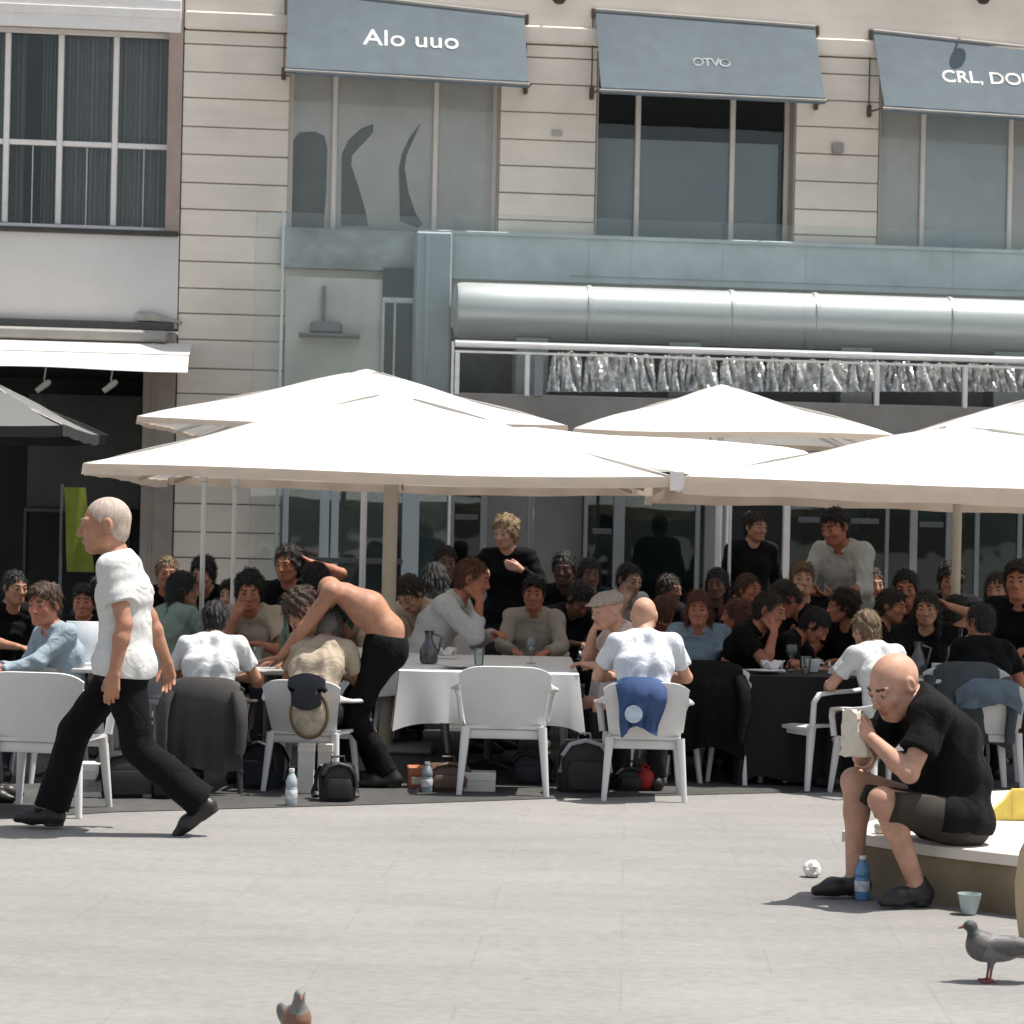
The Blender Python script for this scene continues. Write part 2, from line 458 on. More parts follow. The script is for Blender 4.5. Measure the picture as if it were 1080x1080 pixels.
def add_hand(Fd, wr, hd, hn, curl, side, r=.0085, k=.006, th_open=.5):
    hd = nrm(hd); hn = np.asarray(hn, float); hn = nrm(hn - hd * (hn @ hd)); hw = np.cross(hd, hn) * -side    # hw towards the thumb
    rt = (.012, .0125, .012, .0105); px = (.030, .010, -.011, -.030); kl = (.086, .09, .086, .078); fl3 = ((.042, .026, .021), (.046, .03, .022), (.042, .027, .021), (.033, .021, .018))
    for i in range(4):
        b0 = wr + hw * px[i] * .55 + hd * .008; kn = wr + hd * kl[i] + hw * px[i]
        Fd.cap(b0, kn, .0155, .0125, k=.012)
        d = hd; p = kn
        for j in range(3):
            d = nrm(rotv(d, np.cross(hd, hn), curl * (.55 + .3 * j) + .04 * i)); q = p + d * fl3[i][j]
            Fd.cap(p, q, r * (1.12 - .1 * j), r * (1.02 - .1 * j), k=k if j else .008); p = q
    b0 = wr + hd * .022 + hw * .022 + hn * .004; d = nrm(hd * .55 + hw * .75 * th_open + hn * .45)
    p1 = b0 + d * .04; d2 = nrm(d * .7 + hd * .6 + hn * .35 * curl); p2 = p1 + d2 * .032; p3 = p2 + nrm(d2 + hn * .3 * curl) * .026
    Fd.cap(b0, p1, .0165, .013, k=.012); Fd.cap(p1, p2, .0115, .0105, k=.005); Fd.cap(p2, p3, .0105, .008, k=.005)
def torso(Fd, J, g=0., fat=0., gh=None):
    pel, wa, ch, up = J['pel'], J['waist'], J['chest'], J['up']; lu, s = J['lu'], J['s']; lm = nrm(LE + lu)
    gh = g if gh is None else gh
    Fd.cap(pel - LE * .075, pel + LE * .075, .108 + gh, k=.05)
    for sg in (-1, 1):
        Fd.ell(pel + LE * sg * .07 - FW * .045 - UP * .03, (.085 + gh, .09 + gh, .09 + gh), k=.05)
        Fd.cap(pel + LE * sg * .06, wa + lm * sg * .058, .103 + gh, .097 + g + fat * .5, k=.05)
        if gh > g: Fd.cap(pel + LE * sg * .085, J['hip' + ('L' if sg > 0 else 'R')] * .75 + J['kn' + ('L' if sg > 0 else 'R')] * .25, .094 + gh, .09 + gh, k=.05)
        Fd.cap(wa + lm * sg * .058, ch + lu * sg * .07, .097 + g + fat * .5, .108 + g, k=.05)
        Fd.cap(ch + lu * sg * .07, up + lu * sg * .085 - J['fu'] * .01, .108 + g, .072 + g, k=.05)
        Fd.cap(J['neck'] + J['fu'] * -.01 - s * .01, J['sh' + ('L' if sg > 0 else 'R')], .058 + g, .056 + g, k=.05)
    if fat: Fd.ell(wa + FW * .05, (.12 + g, .08 + fat + g, .12 + g), k=.06)
def build_body(J, h):
    Fd = Field(); torso(Fd, J, fat=J.get('fat', 0))
    hs = J.get('hs', 1.1)
    for sd, sg in (('L', 1), ('R', -1)):
        Fd.cap(J['sh' + sd], J['el' + sd], .053, .040, k=.035)
        m = J['el' + sd] * .7 + J['wr' + sd] * .3
        Fd.cap(J['el' + sd], m, .040, .042, k=.02); Fd.cap(m, J['wr' + sd], .042, .027, k=.02)
        hd, hn, cu = J['hand' + sd]; add_hand(Fd, J['wr' + sd], hd, hn, cu, sg * J.get('thumb', 1), r=.0085 if h < .006 else .0095)
        Fd.cap(J['hip' + sd], J['kn' + sd], .086, .056, k=.05)
        c = J['kn' + sd] * .68 + J['an' + sd] * .32; back = nrm(J['an' + sd] - J['kn' + sd]); bk = -nrm(J['toe' + sd] - back * (back @ J['toe' + sd]))
        Fd.cap(J['kn' + sd], c + bk * .012, .054, .054, k=.03); Fd.cap(c + bk * .012, J['an' + sd], .054, .036, k=.03)
        t = J['toe' + sd]; heel = J['an' + sd] - UP * .03 - t * .03
        Fd.cap(heel, heel + t * .17 - UP * .012, .036, .026, k=.03)
    H = lambda l, f, u: HP(J, l, f, u)
    R = np.stack([J['hl'], J['hf'], J['hu']])
    A = lambda *r: np.array(r) * hs
    Fd.cap(J['neck'] - J['s'] * .03, H(0, -.02, -.055), .060, .054 * hs, k=.035)
    Fd.ell(H(0, -.01, .028), A(.075, .096, .088), R, k=.02)
    Fd.ell(H(0, .032, -.028), A(.060, .064, .082), R, k=.03)
    Fd.ell(H(0, .058, -.088), A(.030, .026, .022), R, k=.03)
    for sg in (-1, 1):
        Fd.cap(H(.05 * sg, .0, -.05), H(.022 * sg, .058, -.088), .022 * hs, .02 * hs, k=.03)
        Fd.ell(H(.040 * sg, .066, -.022), A(.022, .020, .022), R, k=.02)
        Fd.cap(H(.012 * sg, .087, .027), H(.045 * sg, .073, .028), .0095 * hs, k=.014)
        Fd.ell(H(.031 * sg, .101, .006), A(.017, .016, .011), R, k=.012, sub=True)
        Fd.ell(H(.031 * sg, .0825, .006), A(.0125, .0115, .0105), R, k=.002, tag=2)
        Fd.cap(H(.030 * sg - .014, .0865, .0135), H(.030 * sg + .014, .0845, .0135), .0066 * hs, k=.004)
        Fd.cap(H(.030 * sg - .012, .083, -.005), H(.030 * sg + .012, .082, -.005), .0055 * hs, k=.004)
        Fd.cap(H(.017 * sg, .0965, .031), H(.045 * sg, .082, .033), .0046 * hs, k=.003, tag=3)
        Fd.ell(H(.031 * sg, .0895, .0065), A(.0082, .0062, .0080), R, k=.001, tag=4)
        Fd.ell(H(.077 * sg, -.012, .0), A(.010, .022, .033), R, k=.008)
        Fd.ell(H(.085 * sg, -.008, .004), A(.005, .011, .018), R, k=.006, sub=True)
        Fd.ell(H(.0115 * sg, .101, -.031), A(.009, .011, .008), R, k=.006)
    Fd.cap(H(0, .091, .014), H(0, .110, -.026), .0095 * hs, .0125 * hs, k=.012)
    Fd.ell(H(0, .0915, -.056), A(.022, .010, .0055), R, k=.004, tag=1)
    Fd.ell(H(0, .0905, -.066), A(.019, .010, .0065), R, k=.004, tag=1)
    return Fd.mesh(h)
def build_shirt(J, h, sleeve='short', hem=.10, seed=0, amp=.0065, loose=0.):
    Fd = Field(); g = .013 + loose; torso(Fd, J, g, J.get('fat', 0), g + (.020 if hem > .12 else .010) if hem > .06 else g)
    for sd in 'LR':
        sh, el, wr = J['sh' + sd], J['el' + sd], J['wr' + sd]
        if sleeve == 'short': Fd.cap(sh, sh + (el - sh) * .62, .058 + g, .058 + g + loose * .5, k=.045, flat=True)
        elif sleeve == 'long':
            Fd.cap(sh, el, .057 + g, .047 + g, k=.045); Fd.cap(el, el + (wr - el) * .93, .046 + g, .032 + g, k=.02, flat=True)
        elif sleeve == 'half':
            Fd.cap(sh, el, .057 + g, .049 + g, k=.045); Fd.cap(el, el + (wr - el) * .25, .049 + g, .047 + g, k=.02, flat=True)
    sp = nrm(J['waist'] - J['pel'])
    Fd.cut(J['pel'] - sp * hem, -sp)
    nb = J['neck']
    Fd.cap(nb + J['fu'] * .045 + J['s'] * .03, nb + J['fu'] * .07 + J['s'] * .12, .06, .09, k=.01, sub=True)
    Fd.cut(nb + J['s'] * (.045), J['s'])
    return Fd.mesh(h, folds(amp, 36., seed))
def build_collar(J, h):
    nb, s, fu, lu = J['neck'], J['s'], J['fu'], J['lu']; Fd = Field()
    for a in range(12):
        t0, t1 = 2 * PI * a / 12, 2 * PI * (a + 1) / 12
        if a in (2, 3): continue
        p = lambda t: nb + s * (.030 - .020 * math.sin(t)) + lu * .070 * math.cos(t) + fu * (.012 + .066 * math.sin(t))
        Fd.cap(p(t0), p(t1), .0095, k=.004); Fd.cap(p(t0) - s * .018 + (p(t0) - nb) * .12, p(t1) - s * .018 + (p(t1) - nb) * .12, .008, k=.012)
    return Fd.mesh(h)
def build_legs(J, h, to=1., g=.016, seed=1, top=.09, amp=.006, flare=0.):
    Fd = Field(); pel = J['pel']; sp = nrm(J['waist'] - pel)
    Fd.cap(pel - LE * .075, pel + LE * .075, .108 + g, k=.05)
    for sg in (-1, 1):
        Fd.ell(pel + LE * sg * .07 - FW * .045 - UP * .03, (.085 + g, .09 + g, .09 + g), k=.05)
        Fd.cap(pel + LE * sg * .06, J['waist'] + LE * sg * .058, .103 + g, .097 + g, k=.05)
    for sd in 'LR':
        hp, kn, an = J['hip' + sd], J['kn' + sd], J['an' + sd]
        if to >= 1:
            Fd.cap(hp, kn, .090 + g, .060 + g, k=.05); Fd.cap(kn, an + (kn - an) * .03, .060 + g, .046 + g + flare, k=.03, flat=True)
        else:
            Fd.cap(hp, hp + (kn - hp) * to, .094 + g, .078 + g, k=.05, flat=True)
    Fd.cut(pel + sp * top, sp)
    return Fd.mesh(h, folds(amp, 30., seed))
def build_shoe(J, sd, h):
    t = J['toe' + sd]; an = J['an' + sd]; heel = an - UP * .036 - t * .035
    tip = heel + t * .2 - UP * .008
    if t[2] < -.3: up = nrm(np.cross(np.cross(t, UP), t))
    else: up = UP
    Fd = Field(); ball = heel + t * .135 - up * .004; Fd.cap(heel, ball, .039, .041, k=.02); Fd.cap(ball, tip - up * .012 + t * .01, .038, .024, k=.03); Fd.cap(heel + up * .01, an + up * .02, .040, .044, k=.03, flat=True); Fd.cap(heel - up * .036, heel + t * .03 - up * .036, .036, .036, k=.003)
    Fd.cut(heel - up * .044, -up)
    return Fd.mesh(h)
def build_hair(J, h, kind='short'):
    hs = J.get('hs', 1.1); H = lambda l, f, u: HP(J, l, f, u); R = np.stack([J['hl'], J['hf'], J['hu']]); A = lambda *r: np.array(r) * hs
    Fd = Field(); g = {'shaved': .0012, 'short': .008, 'top': .008, 'long': .012, 'bun': .008, 'curly': .018, 'cap': .016}[kind]
    Fd.ell(H(0, -.012 - g * .8, .03 + g * .3), A(.0755 + g * .8, .0955 + g * .7, .0885 + g * 1.1), R, k=.02)
    Fd.ell(H(0, -.05, -.03), A(.058 + g, .045 + g, .05 + g), R, k=.03)
    hl = .080 if kind != 'shaved' else .088
    if kind == 'long': hl = .074
    if kind == 'cap':
        Fd = Field(); Fd.ell(H(0, -.005, .055), A(.092, .115, .062), R, k=.02); Fd.ell(H(0, .095, .05), A(.07, .05, .012), R, k=.02)
        Fd.cut(H(0, 0, .035), -(J['hu'] - J['hf'] * .1)); return Fd.mesh(h)
    d = nrm(J['hf'] * .128 - J['hu'] * .108)
    if kind == 'top': Fd.ell(H(0, .015, .088), A(.062, .078, .036), R, k=.03)
    Fd.slice(H(0, .086, hl), d, .004 if kind != 'shaved' else .002)
    if kind == 'long':
        for x in (-.05, -.02, .02, .05): Fd.cap(H(x, -.07, .0), H(x * 1.5, -.075, -.21), .04 * hs, .03 * hs, k=.03)
        for sg in (-1, 1): Fd.cap(H(.075 * sg, -.03, -.01), H(.085 * sg, -.02, -.16), .022 * hs, .016 * hs, k=.02)
    if kind == 'bun': Fd.ell(H(0, -.10, .075), A(.045, .042, .042), R, k=.01)
    def strandy(r):
        vs, Q, T = r
        if kind in ('shaved', 'cap'): return r
        rs = np.random.RandomState(len(vs) % 97); n = {'long': 2600, 'curly': 2400}.get(kind, 1900)
        P4 = vs[Q]; cen = P4.mean(1); nr = np.cross(P4[:, 2] - P4[:, 0], P4[:, 3] - P4[:, 1]); ar = np.linalg.norm(nr, axis=1); nr = nr / np.maximum(ar, 1e-12)[:, None]
        ix = rs.choice(len(Q), n, p=ar / ar.sum()); c, nn = cen[ix], nr[ix]
        fl_ = (c - H(.02, -.045, .125)); fl_ = fl_ / np.maximum(np.linalg.norm(fl_, axis=1), 1e-6)[:, None]
        if kind == 'long': fl_ = fl_ * .5 - J['hu'] * .8
        fl_ = fl_ - J['hu'] * .25 + rs.normal(size=(n, 3)) * (.9 if kind == 'curly' else .28)
        fl_ -= nn * (fl_ * nn).sum(1)[:, None]; fl_ /= np.maximum(np.linalg.norm(fl_, axis=1), 1e-6)[:, None]
        sd = np.cross(nn, fl_); L_ = rs.uniform(.016, .042, n)[:, None] * hs * (1.6 if kind == 'long' else 1); lf = rs.uniform(.002, .009, n)[:, None] * (2. if kind == 'curly' else 1); w_ = rs.uniform(.0012, .0026, n)[:, None]
        p0 = c - nn * .002; p1 = c + fl_ * L_ * .55 + nn * lf; p2 = c + fl_ * L_ + nn * lf * rs.uniform(.2, 1.2, n)[:, None] - J['hu'] * L_ * .12
        V = np.stack([p0 - sd * w_, p0 + sd * w_, p1 - sd * w_, p1 + sd * w_, p2 - sd * w_ * .4, p2 + sd * w_ * .4], 1).reshape(-1, 3)
        o = len(vs) + 6 * np.arange(n)[:, None]
        q = np.concatenate([o + np.array([[0, 1, 3, 2]]), o + np.array([[2, 3, 5, 4]])])
        return np.concatenate([vs, V]), np.concatenate([Q, q]), np.concatenate([T, np.zeros(len(q), T.dtype)])
    dp = {'shaved': None, 'curly': strands(.010, 110.)}.get(kind, strands(.006, 190.))
    return strandy(Fd.mesh(h, dp))
# ------------------------------------------------------------------ camera, sun, sky
cam = bpy.data.cameras.new('camera'); cam.sensor_width = 36; cam.lens = F / 1080 * 36; cam.shift_y = (CY - 540) / 1080
cam.clip_start = .5; cam.clip_end = 2000
cam.dof.use_dof = True; cam.dof.focus_distance = 12.8; cam.dof.aperture_fstop = 7.1
co = bpy.data.objects.new('camera', cam); COL.objects.link(co)
co.matrix_world = Matrix.Translation((0, 0, CH)) @ Matrix.Rotation(PI / 2, 4, 'X') @ Matrix.Rotation(ROLL, 4, 'Z')
scene.camera = co
SUN = Vector((.40, .055, 1)).normalized()
sun = bpy.data.lights.new('sun', 'SUN'); sun.energy = 5.0; sun.angle = math.radians(.53); sun.color = (1, .95, .88)
so = bpy.data.objects.new('sun', sun); COL.objects.link(so); so.rotation_euler = SUN.to_track_quat('Z', 'Y').to_euler(); so.location = (6, 10, 30)
w = bpy.data.worlds.new('World'); scene.world = w; w.use_nodes = True
sk = w.node_tree.nodes.new('ShaderNodeTexSky'); sk.sky_type = 'NISHITA'; sk.sun_disc = False
sk.sun_elevation = math.asin(SUN.z); sk.sun_rotation = math.atan2(SUN.x, SUN.y); sk.dust_density = 2.5; sk.air_density = 1.2; sk.ozone_density = 1.
bg = w.node_tree.nodes['Background']; bg.inputs[1].default_value = .11
hz = w.node_tree.nodes.new('ShaderNodeHueSaturation'); hz.inputs['Saturation'].default_value = .5
w.node_tree.links.new(sk.outputs[0], hz.inputs['Color']); w.node_tree.links.new(hz.outputs[0], bg.inputs[0])
vs_ = scene.view_settings; vs_.view_transform = 'Standard'; vs_.look = 'None'; vs_.gamma = 1; vs_.exposure = EXPOSURE
scene.cycles.max_bounces = 8; scene.cycles.diffuse_bounces = 4; scene.cycles.transparent_max_bounces = 16
scene.cycles.use_denoising = True; scene.cycles.caustics_reflective = False; scene.cycles.caustics_refractive = False
scene.render.film_transparent = False

# ------------------------------------------------------------------ the square
def plaza_material():
    m = pm('plaza stone', (.245, .236, .225), .82, .08, 2.2, .3, 90, stretch=(.45, 1.6, 1), var2=.10, scale2=.35, spec=.3)
    nt = m.node_tree; N = nt.nodes; L = nt.links; b = N['Principled BSDF']
    src = b.inputs['Base Color'].links[0].from_socket
    tc = N.new('ShaderNodeTexCoord')
    # fine grain, dark flecks, faint slab joints
    n1 = N.new('ShaderNodeTexNoise'); n1.inputs['Scale'].default_value = 28; n1.inputs['Detail'].default_value = 6; n1.inputs['Roughness'].default_value = .8
    mp = N.new('ShaderNodeMapping'); mp.inputs['Scale'].default_value = (.5, 1.3, 1); L.new(tc.outputs['Object'], mp.inputs[0]); L.new(mp.outputs[0], n1.inputs['Vector'])
    r1 = N.new('ShaderNodeMapRange'); r1.inputs[1].default_value = .35; r1.inputs[2].default_value = .65; r1.inputs[3].default_value = .80; r1.inputs[4].default_value = 1.12; L.new(n1.outputs[0], r1.inputs[0])
    n2 = N.new('ShaderNodeTexNoise'); n2.inputs['Scale'].default_value = 7; n2.inputs['Detail'].default_value = 8; n2.inputs['Roughness'].default_value = .7
    mp2 = N.new('ShaderNodeMapping'); mp2.inputs['Scale'].default_value = (1, 2.2, 1); L.new(tc.outputs['Object'], mp2.inputs[0]); L.new(mp2.outputs[0], n2.inputs['Vector'])
    r2 = N.new('ShaderNodeMapRange'); r2.inputs[1].default_value = .62; r2.inputs[2].default_value = .74; r2.inputs[3].default_value = 1; r2.inputs[4].default_value = .55; L.new(n2.outputs[0], r2.inputs[0])
    bt = N.new('ShaderNodeTexBrick'); bt.inputs['Scale'].default_value = 1; bt.inputs['Mortar Size'].default_value = .006; bt.inputs['Mortar Smooth'].default_value = .6
    bt.inputs['Brick Width'].default_value = 1.1; bt.inputs['Row Height'].default_value = .72
    bt.inputs['Color1'].default_value = (1, 1, 1, 1); bt.inputs['Color2'].default_value = (.97, .97, .975, 1); bt.inputs['Mortar'].default_value = (.89, .89, .89, 1)
    mp3 = N.new('ShaderNodeMapping'); mp3.inputs['Rotation'].default_value = (0, 0, .05); L.new(tc.outputs['Object'], mp3.inputs[0])
    L.new(mp3.outputs[0], bt.inputs['Vector'])
    cur = src
    for o in (r1.outputs[0], r2.outputs[0], bt.outputs['Color']):
        mx = N.new('ShaderNodeMix'); mx.data_type = 'RGBA'; mx.blend_type = 'MULTIPLY'; mx.inputs[0].default_value = 1
        L.new(cur, mx.inputs[6]); L.new(o, mx.inputs[7]); cur = mx.outputs[2]
    L.new(cur, b.inputs['Base Color'])
    return m
g = MB(); g.add([(-400, -300, 0), (400, -300, 0), (400, 500, 0), (-400, 500, 0)], [(0, 1, 2, 3)])
solo('ground', g, plaza_material(), 'pale grey stone paving of the open square', 'ground', (0, 0, 0), kind='structure', smooth=0)

# ------------------------------------------------------------------ the main building
STONE = pm('facade stone', (.80, .73, .635), .8, .045, 3., .15, 40, var2=.12, scale2=.8, stretch=(.4, 1, 2.6), spec=.25)
STONE_D = pm('facade joint', (.36, .33, .30), .9, .1, 5)
REVEAL = pm('window reveal paint', (.52, .45, .375), .7, .1, 3, var2=.12)
FRAME_C = pm('cream window paint', (.72, .68, .62), .5, .05, 8)
FRAME_W = pm('white window paint', (.80, .78, .75), .45, .05, 8)
BLIND_P = pm('pale roller blind', (.88, .865, .82), .8, .05, 2, var2=.06)
BLIND_B = pm('blue grey roller blind', (.74, .83, .87), .8, .05, 2, var2=.06)
BLIND_D = pm('grey blind', (.29, .345, .37), .8, .06, 2, var2=.08)
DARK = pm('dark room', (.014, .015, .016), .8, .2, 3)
PANE = glass('window glass', (.97, .98, .98), 1.45, .015)
PANE2 = glass('window glass dusty', (.97, .98, .98), 1.45, .03, .06, (.5, .5, .49))
TOP = 8.6
mainb = thing('corner_building', 'beige stone building with blue awnings over its tall upper windows', 'building', (0, 0, 0), FM)
xl, _ = fl(190, 250)                        # seam between the two houses
XR = 14.0
W = []                                       # the three window openings
for (a, b_, t0, bot) in ((302, 524, 60, 248), (627, 836, 75, 258), (925, 1140, 95, 272)):
    x0, zb = fl(a, bot); x1, _ = fl(b_, bot); _, zt = fl((a + b_) / 2, t0); W.append((x0, x1, zb + .03, zt + .22))
_, ZP = fl(700, 252)                        # top of the pavilion band
wall = MB(); DEP = .45
def blocks(x0, x1, z0, z1, seed, course=.305, inset=0.):
    rs = random.Random(seed); z = z0
    wall.box(x0, x1, .03, DEP, z0, z1, 0, 1)
    while z < z1 - .02:
        zz = min(z + course * rs.uniform(.93, 1.07), z1)
        wall.box(x0 + inset, x1 - inset, rs.uniform(-.004, .004), .0295, z + .008, zz - .006, .007, 0)
        z = zz
zw0 = min(w_[2] for w_ in W) - .02; zw1 = max(w_[3] for w_ in W)
blocks(xl, W[0][0], 0, 7.15, 1); blocks(W[0][1], W[1][0], 3.9, 7.15, 2, inset=.012); blocks(W[1][1], W[2][0], 3.9, 7.15, 3, inset=.012); blocks(W[2][1], XR, 3.9, 7.15, 4)
for i, (x0, x1, z0, z1) in enumerate(W):
    wall.box(x0, x1, .004, DEP, 3.9, z0 - .06, 0, 0)                     # apron below the sill
    n = 9; rs = random.Random(i)
    for k in range(n):                                                   # flat arch of upright stones
        a = x0 - .10 + (x1 - x0 + .2) * k / n; b_ = x0 - .10 + (x1 - x0 + .2) * (k + 1) / n
        sh = (k + .5 - n / 2) * .028; o = rs.uniform(-.006, .006); aa = max(a, x0 + .001); bb = min(b_, x1 - .001)
        vs = []
        for (yy) in (-.012 + o, DEP):
            vs += [(aa + .005, yy, z1), (bb - .005, yy, z1), (bb - .005 + sh, yy, 7.1), (aa + .005 + sh, yy, 7.1)]
        wall.add(vs, [(0, 1, 2, 3), (4, 5, 6, 7), (0, 1, 5, 4), (1, 2, 6, 5), (2, 3, 7, 6), (3, 0, 4, 7)], 0)
    wall.box(x0, x1, .05, DEP, z1, 7.1, 0, 1)
wall.box(xl, XR, -.05, DEP, 7.16, 7.36, .02, 0); wall.box(xl, XR, 0, DEP, 7.365, TOP, 0, 0)
wall.box(xl, XR, DEP + .002, DEP + .3, TOP - .3, TOP, 0, 0)
part('wall', wall, [STONE, STONE_D], mainb)
def window(parent, x0, x1, z0, z1, mull, rec, fmat, rmat, fw=.07, pane=PANE, transom=None, blinds=None, sill=None, split_low=False):
    fr = MB()
    f = part('window', frame_mb(x0, x1, z0, z1, mull, rec, fw, transom, split_low), fmat, parent)
    p = MB(); p.box(x0 + fw * .5, x1 - fw * .5, rec + .030, rec + .034, z0 + fw * .5, z1 - fw * .5)
    part('pane', p, pane, f, 0)
    rv = MB(); rv.box(x0 - .001, x0 + .006, .0, rec, z0, z1); rv.box(x1 - .006, x1 + .001, .0, rec, z0, z1); rv.box(x0 + .006, x1 - .006, .002, rec, z1 - .006, z1 + .001)
    part('reveal', rv, rmat, f, 0)
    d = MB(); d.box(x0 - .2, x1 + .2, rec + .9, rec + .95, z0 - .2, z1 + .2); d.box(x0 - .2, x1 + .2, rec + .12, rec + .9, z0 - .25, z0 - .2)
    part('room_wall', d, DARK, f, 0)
    if blinds:
        for (a, b_, za, zb, bm_) in blinds:
            q = MB(); n = 12; P = []
            for i in range(2):
                P.append([(a + (b_ - a) * j / n, rec + .055 + .003 * math.sin(j * 2.1 + a * 9), (zb, za)[i]) for j in range(n + 1)])
            q.slab(P, .004); q.box(a, b_, rec + .048, rec + .062, za - .02, za, .004)
            part('blind', q, bm_, f)
    if sill:
        q = MB(); q.box(x0 - .06, x1 + .06, -sill, rec + .02, z0 - .058, z0 - .001, .012); part('sill', q, REVEAL if fmat is FRAME_C else pm('dark sill', (.045, .042, .04), .6, .2), f)
    return f
def frame_mb(x0, x1, z0, z1, mull, rec, fw, transom, split_low):
    q = MB(); y0, y1 = rec, rec + .065
    q.box(x0, x1, y0, y1, z0, z0 + fw, .006); q.box(x0, x1, y0, y1, z1 - fw, z1, .006)
    q.box(x0, x0 + fw, y0 + .003, y1 - .003, z0 + fw, z1 - fw, .006); q.box(x1 - fw, x1, y0 + .003, y1 - .003, z0 + fw, z1 - fw, .006)
    for m_ in mull: q.box(m_ - fw * .55, m_ + fw * .55, y0 - .012, y1 - .006, z0 + fw, z1 - fw, .01)
    if transom:
        xs = [x0 + fw] + [v for m_ in mull for v in (m_ - fw * .55, m_ + fw * .55)] + [x1 - fw]
        for a, b_ in zip(xs[0::2], xs[1::2]):
            q.box(a, b_, y0 + .004, y1 - .004, transom - fw * .5, transom + fw * .5, .008)
            if split_low: q.box((a + b_) / 2 - .005, (a + b_) / 2 + .005, y0 + .02, y1 - .02, z0 + fw, transom - fw * .5, .004)
    return q
mx = lambda px, py: fl(px, py, -.3)[0]
(x0, x1, z0, z1) = W[0]
m1, m2 = mx(352, 180), mx(458, 180)
w1 = window(mainb, x0, x1, z0, z1, [m1, m2], .17, FRAME_C, REVEAL, .055, PANE2, blinds=[(x0 + .05, m1 - .03, z0 + .06, z1, BLIND_P), (m1 + .03, m2 - .03, z0 + .06, z1, BLIND_P), (m2 + .03, x1 - .05, z0 + .06, z1, BLIND_P)], sill=.05)
(x0, x1, z0, z1) = W[1]
m1, m2 = mx(672, 180), mx(772, 180)
zb = fl(720, 148, -.3)[1]
w2 = window(mainb, x0, x1, z0, z1, [m1, m2], .30, FRAME_C, REVEAL, .055, PANE, blinds=[(x0 + .05, m1 - .03, z0 + .04, zb, BLIND_D), (m1 + .03, m2 - .03, z0 + .04, zb, BLIND_D), (m2 + .03, x1 - .12, z0 + .04, zb, BLIND_D)], sill=.05)
(x0, x1, z0, z1) = W[2]
m1, m2 = mx(970, 180), mx(1062, 180)
w3 = window(mainb, x0, x1, z0, z1, [m1, m2], .17, FRAME_C, REVEAL, .055, PANE2, blinds=[(x0 + .05, m1 - .03, z0 + .05, z1, BLIND_P), (m1 + .03, m2 - .03, z0 + .05, z1, BLIND_B), (m2 + .03, x1 - .05, z0 + .05, z1, BLIND_P)], sill=.05)
# dark curved reflections in the first window, cut as thin grey sheets behind its glass
def silhouette(poly, y, t=.05):
    q = MB(); n = len(poly)
    q.add([(x, y, z) for x, z in poly] + [(x, y + t, z) for x, z in poly], [tuple(range(n)), tuple(range(2 * n - 1, n - 1, -1))] + [(i, (i + 1) % n, n + (i + 1) % n, n + i) for i in range(n)])
    return q
SIL = pm('painted reflection grey', (.185, .195, .19), .9, .08, 4, var2=.15, scale2=2.5)
def fp(l, out=-.37): return [fl(a, b_, out) for a, b_ in l]
s1 = silhouette(fp([(306, 243), (307, 190), (309, 150), (316, 142), (332, 141), (342, 146), (345, 158), (344, 200), (341, 243)]), .211, .008)
s2 = silhouette(fp([(359, 240), (360, 165), (367, 150), (380, 138), (393, 133), (393, 142), (383, 153), (371, 166), (370, 176), (378, 200), (385, 225), (388, 240)]), .211, .008)
s3 = silhouette(fp([(421, 235), (420, 180), (423, 164), (432, 146), (443, 132), (434, 152), (428, 166), (426, 180), (430, 205), (437, 226), (445, 238), (440, 242)]), .211, .008)
for sx, nm, lb in ((s1, 'arch_reflection', 'upright round-topped grey reflection, modelled as a thin sheet behind the left pane of the window under the lettered left awning'), (s2, 'horn_reflection', 'broad grey horn-shaped reflection modelled as a thin sheet in the middle pane, nearest the round-topped one'), (s3, 'horn_reflection', 'thin dark grey curved horn reflection, modelled as a thin sheet at the right of the middle pane')):
    solo(nm, sx, SIL, lb, 'painted reflection', (sx.v[0][0], .211, min(v[2] for v in sx.v)), FM)
# little grey meter box on the pier and lamp brackets by the upper edge
def small_box(px, py, wpx, hpx, out, nm, lb, m_):
    a, za = fl(px, py); s_ = 1 / 92.
    q = MB(); q.box(a, a + wpx * s_, -out, -.004, za - hpx * s_, za, .008); q.box(a + .02, a + wpx * s_ - .02, -out - .006, -out - .001, za - hpx * s_ + .02, za - .02, .003, 0)
    solo(nm, q, m_, lb, 'wall box', (a, 0, za), FM)
small_box(877, 151, 12, 11, .06, 'junction_box', 'small grey junction box on the stone pier left of the right awning', pm('grey box', (.32, .31, .29), .6))
small_box(582, 137, 11, 6, .03, 'junction_box', 'tiny weathered box on the stone pier between left and middle awnings', pm('pale box', (.45, .42, .38), .7))
BROWN = pm('dark bronze', (.06, .04, .03), .5, .2, metal=.3)
for px, lb in ((588, 'brown bracket lamp hanging above the pier left of the middle awning'), (1033, 'brown bracket lamp above the right awning')):
    a, za = fl(px, 3)
    q = MB(); q.lathe([(.0, .16), (.05, .15), (.085, .08), (.08, .02), (.05, -.02), (0, -.035)], (a, -.16, za - .02), 14); q.tube([(a, -.004, za + .16), (a, -.1, za + .19), (a, -.16, za + .13)], .014, 8)
    solo('bracket_lamp', q, BROWN, lb, 'lamp', (a, 0, za), FM, group='bracket lamps on the stone front')

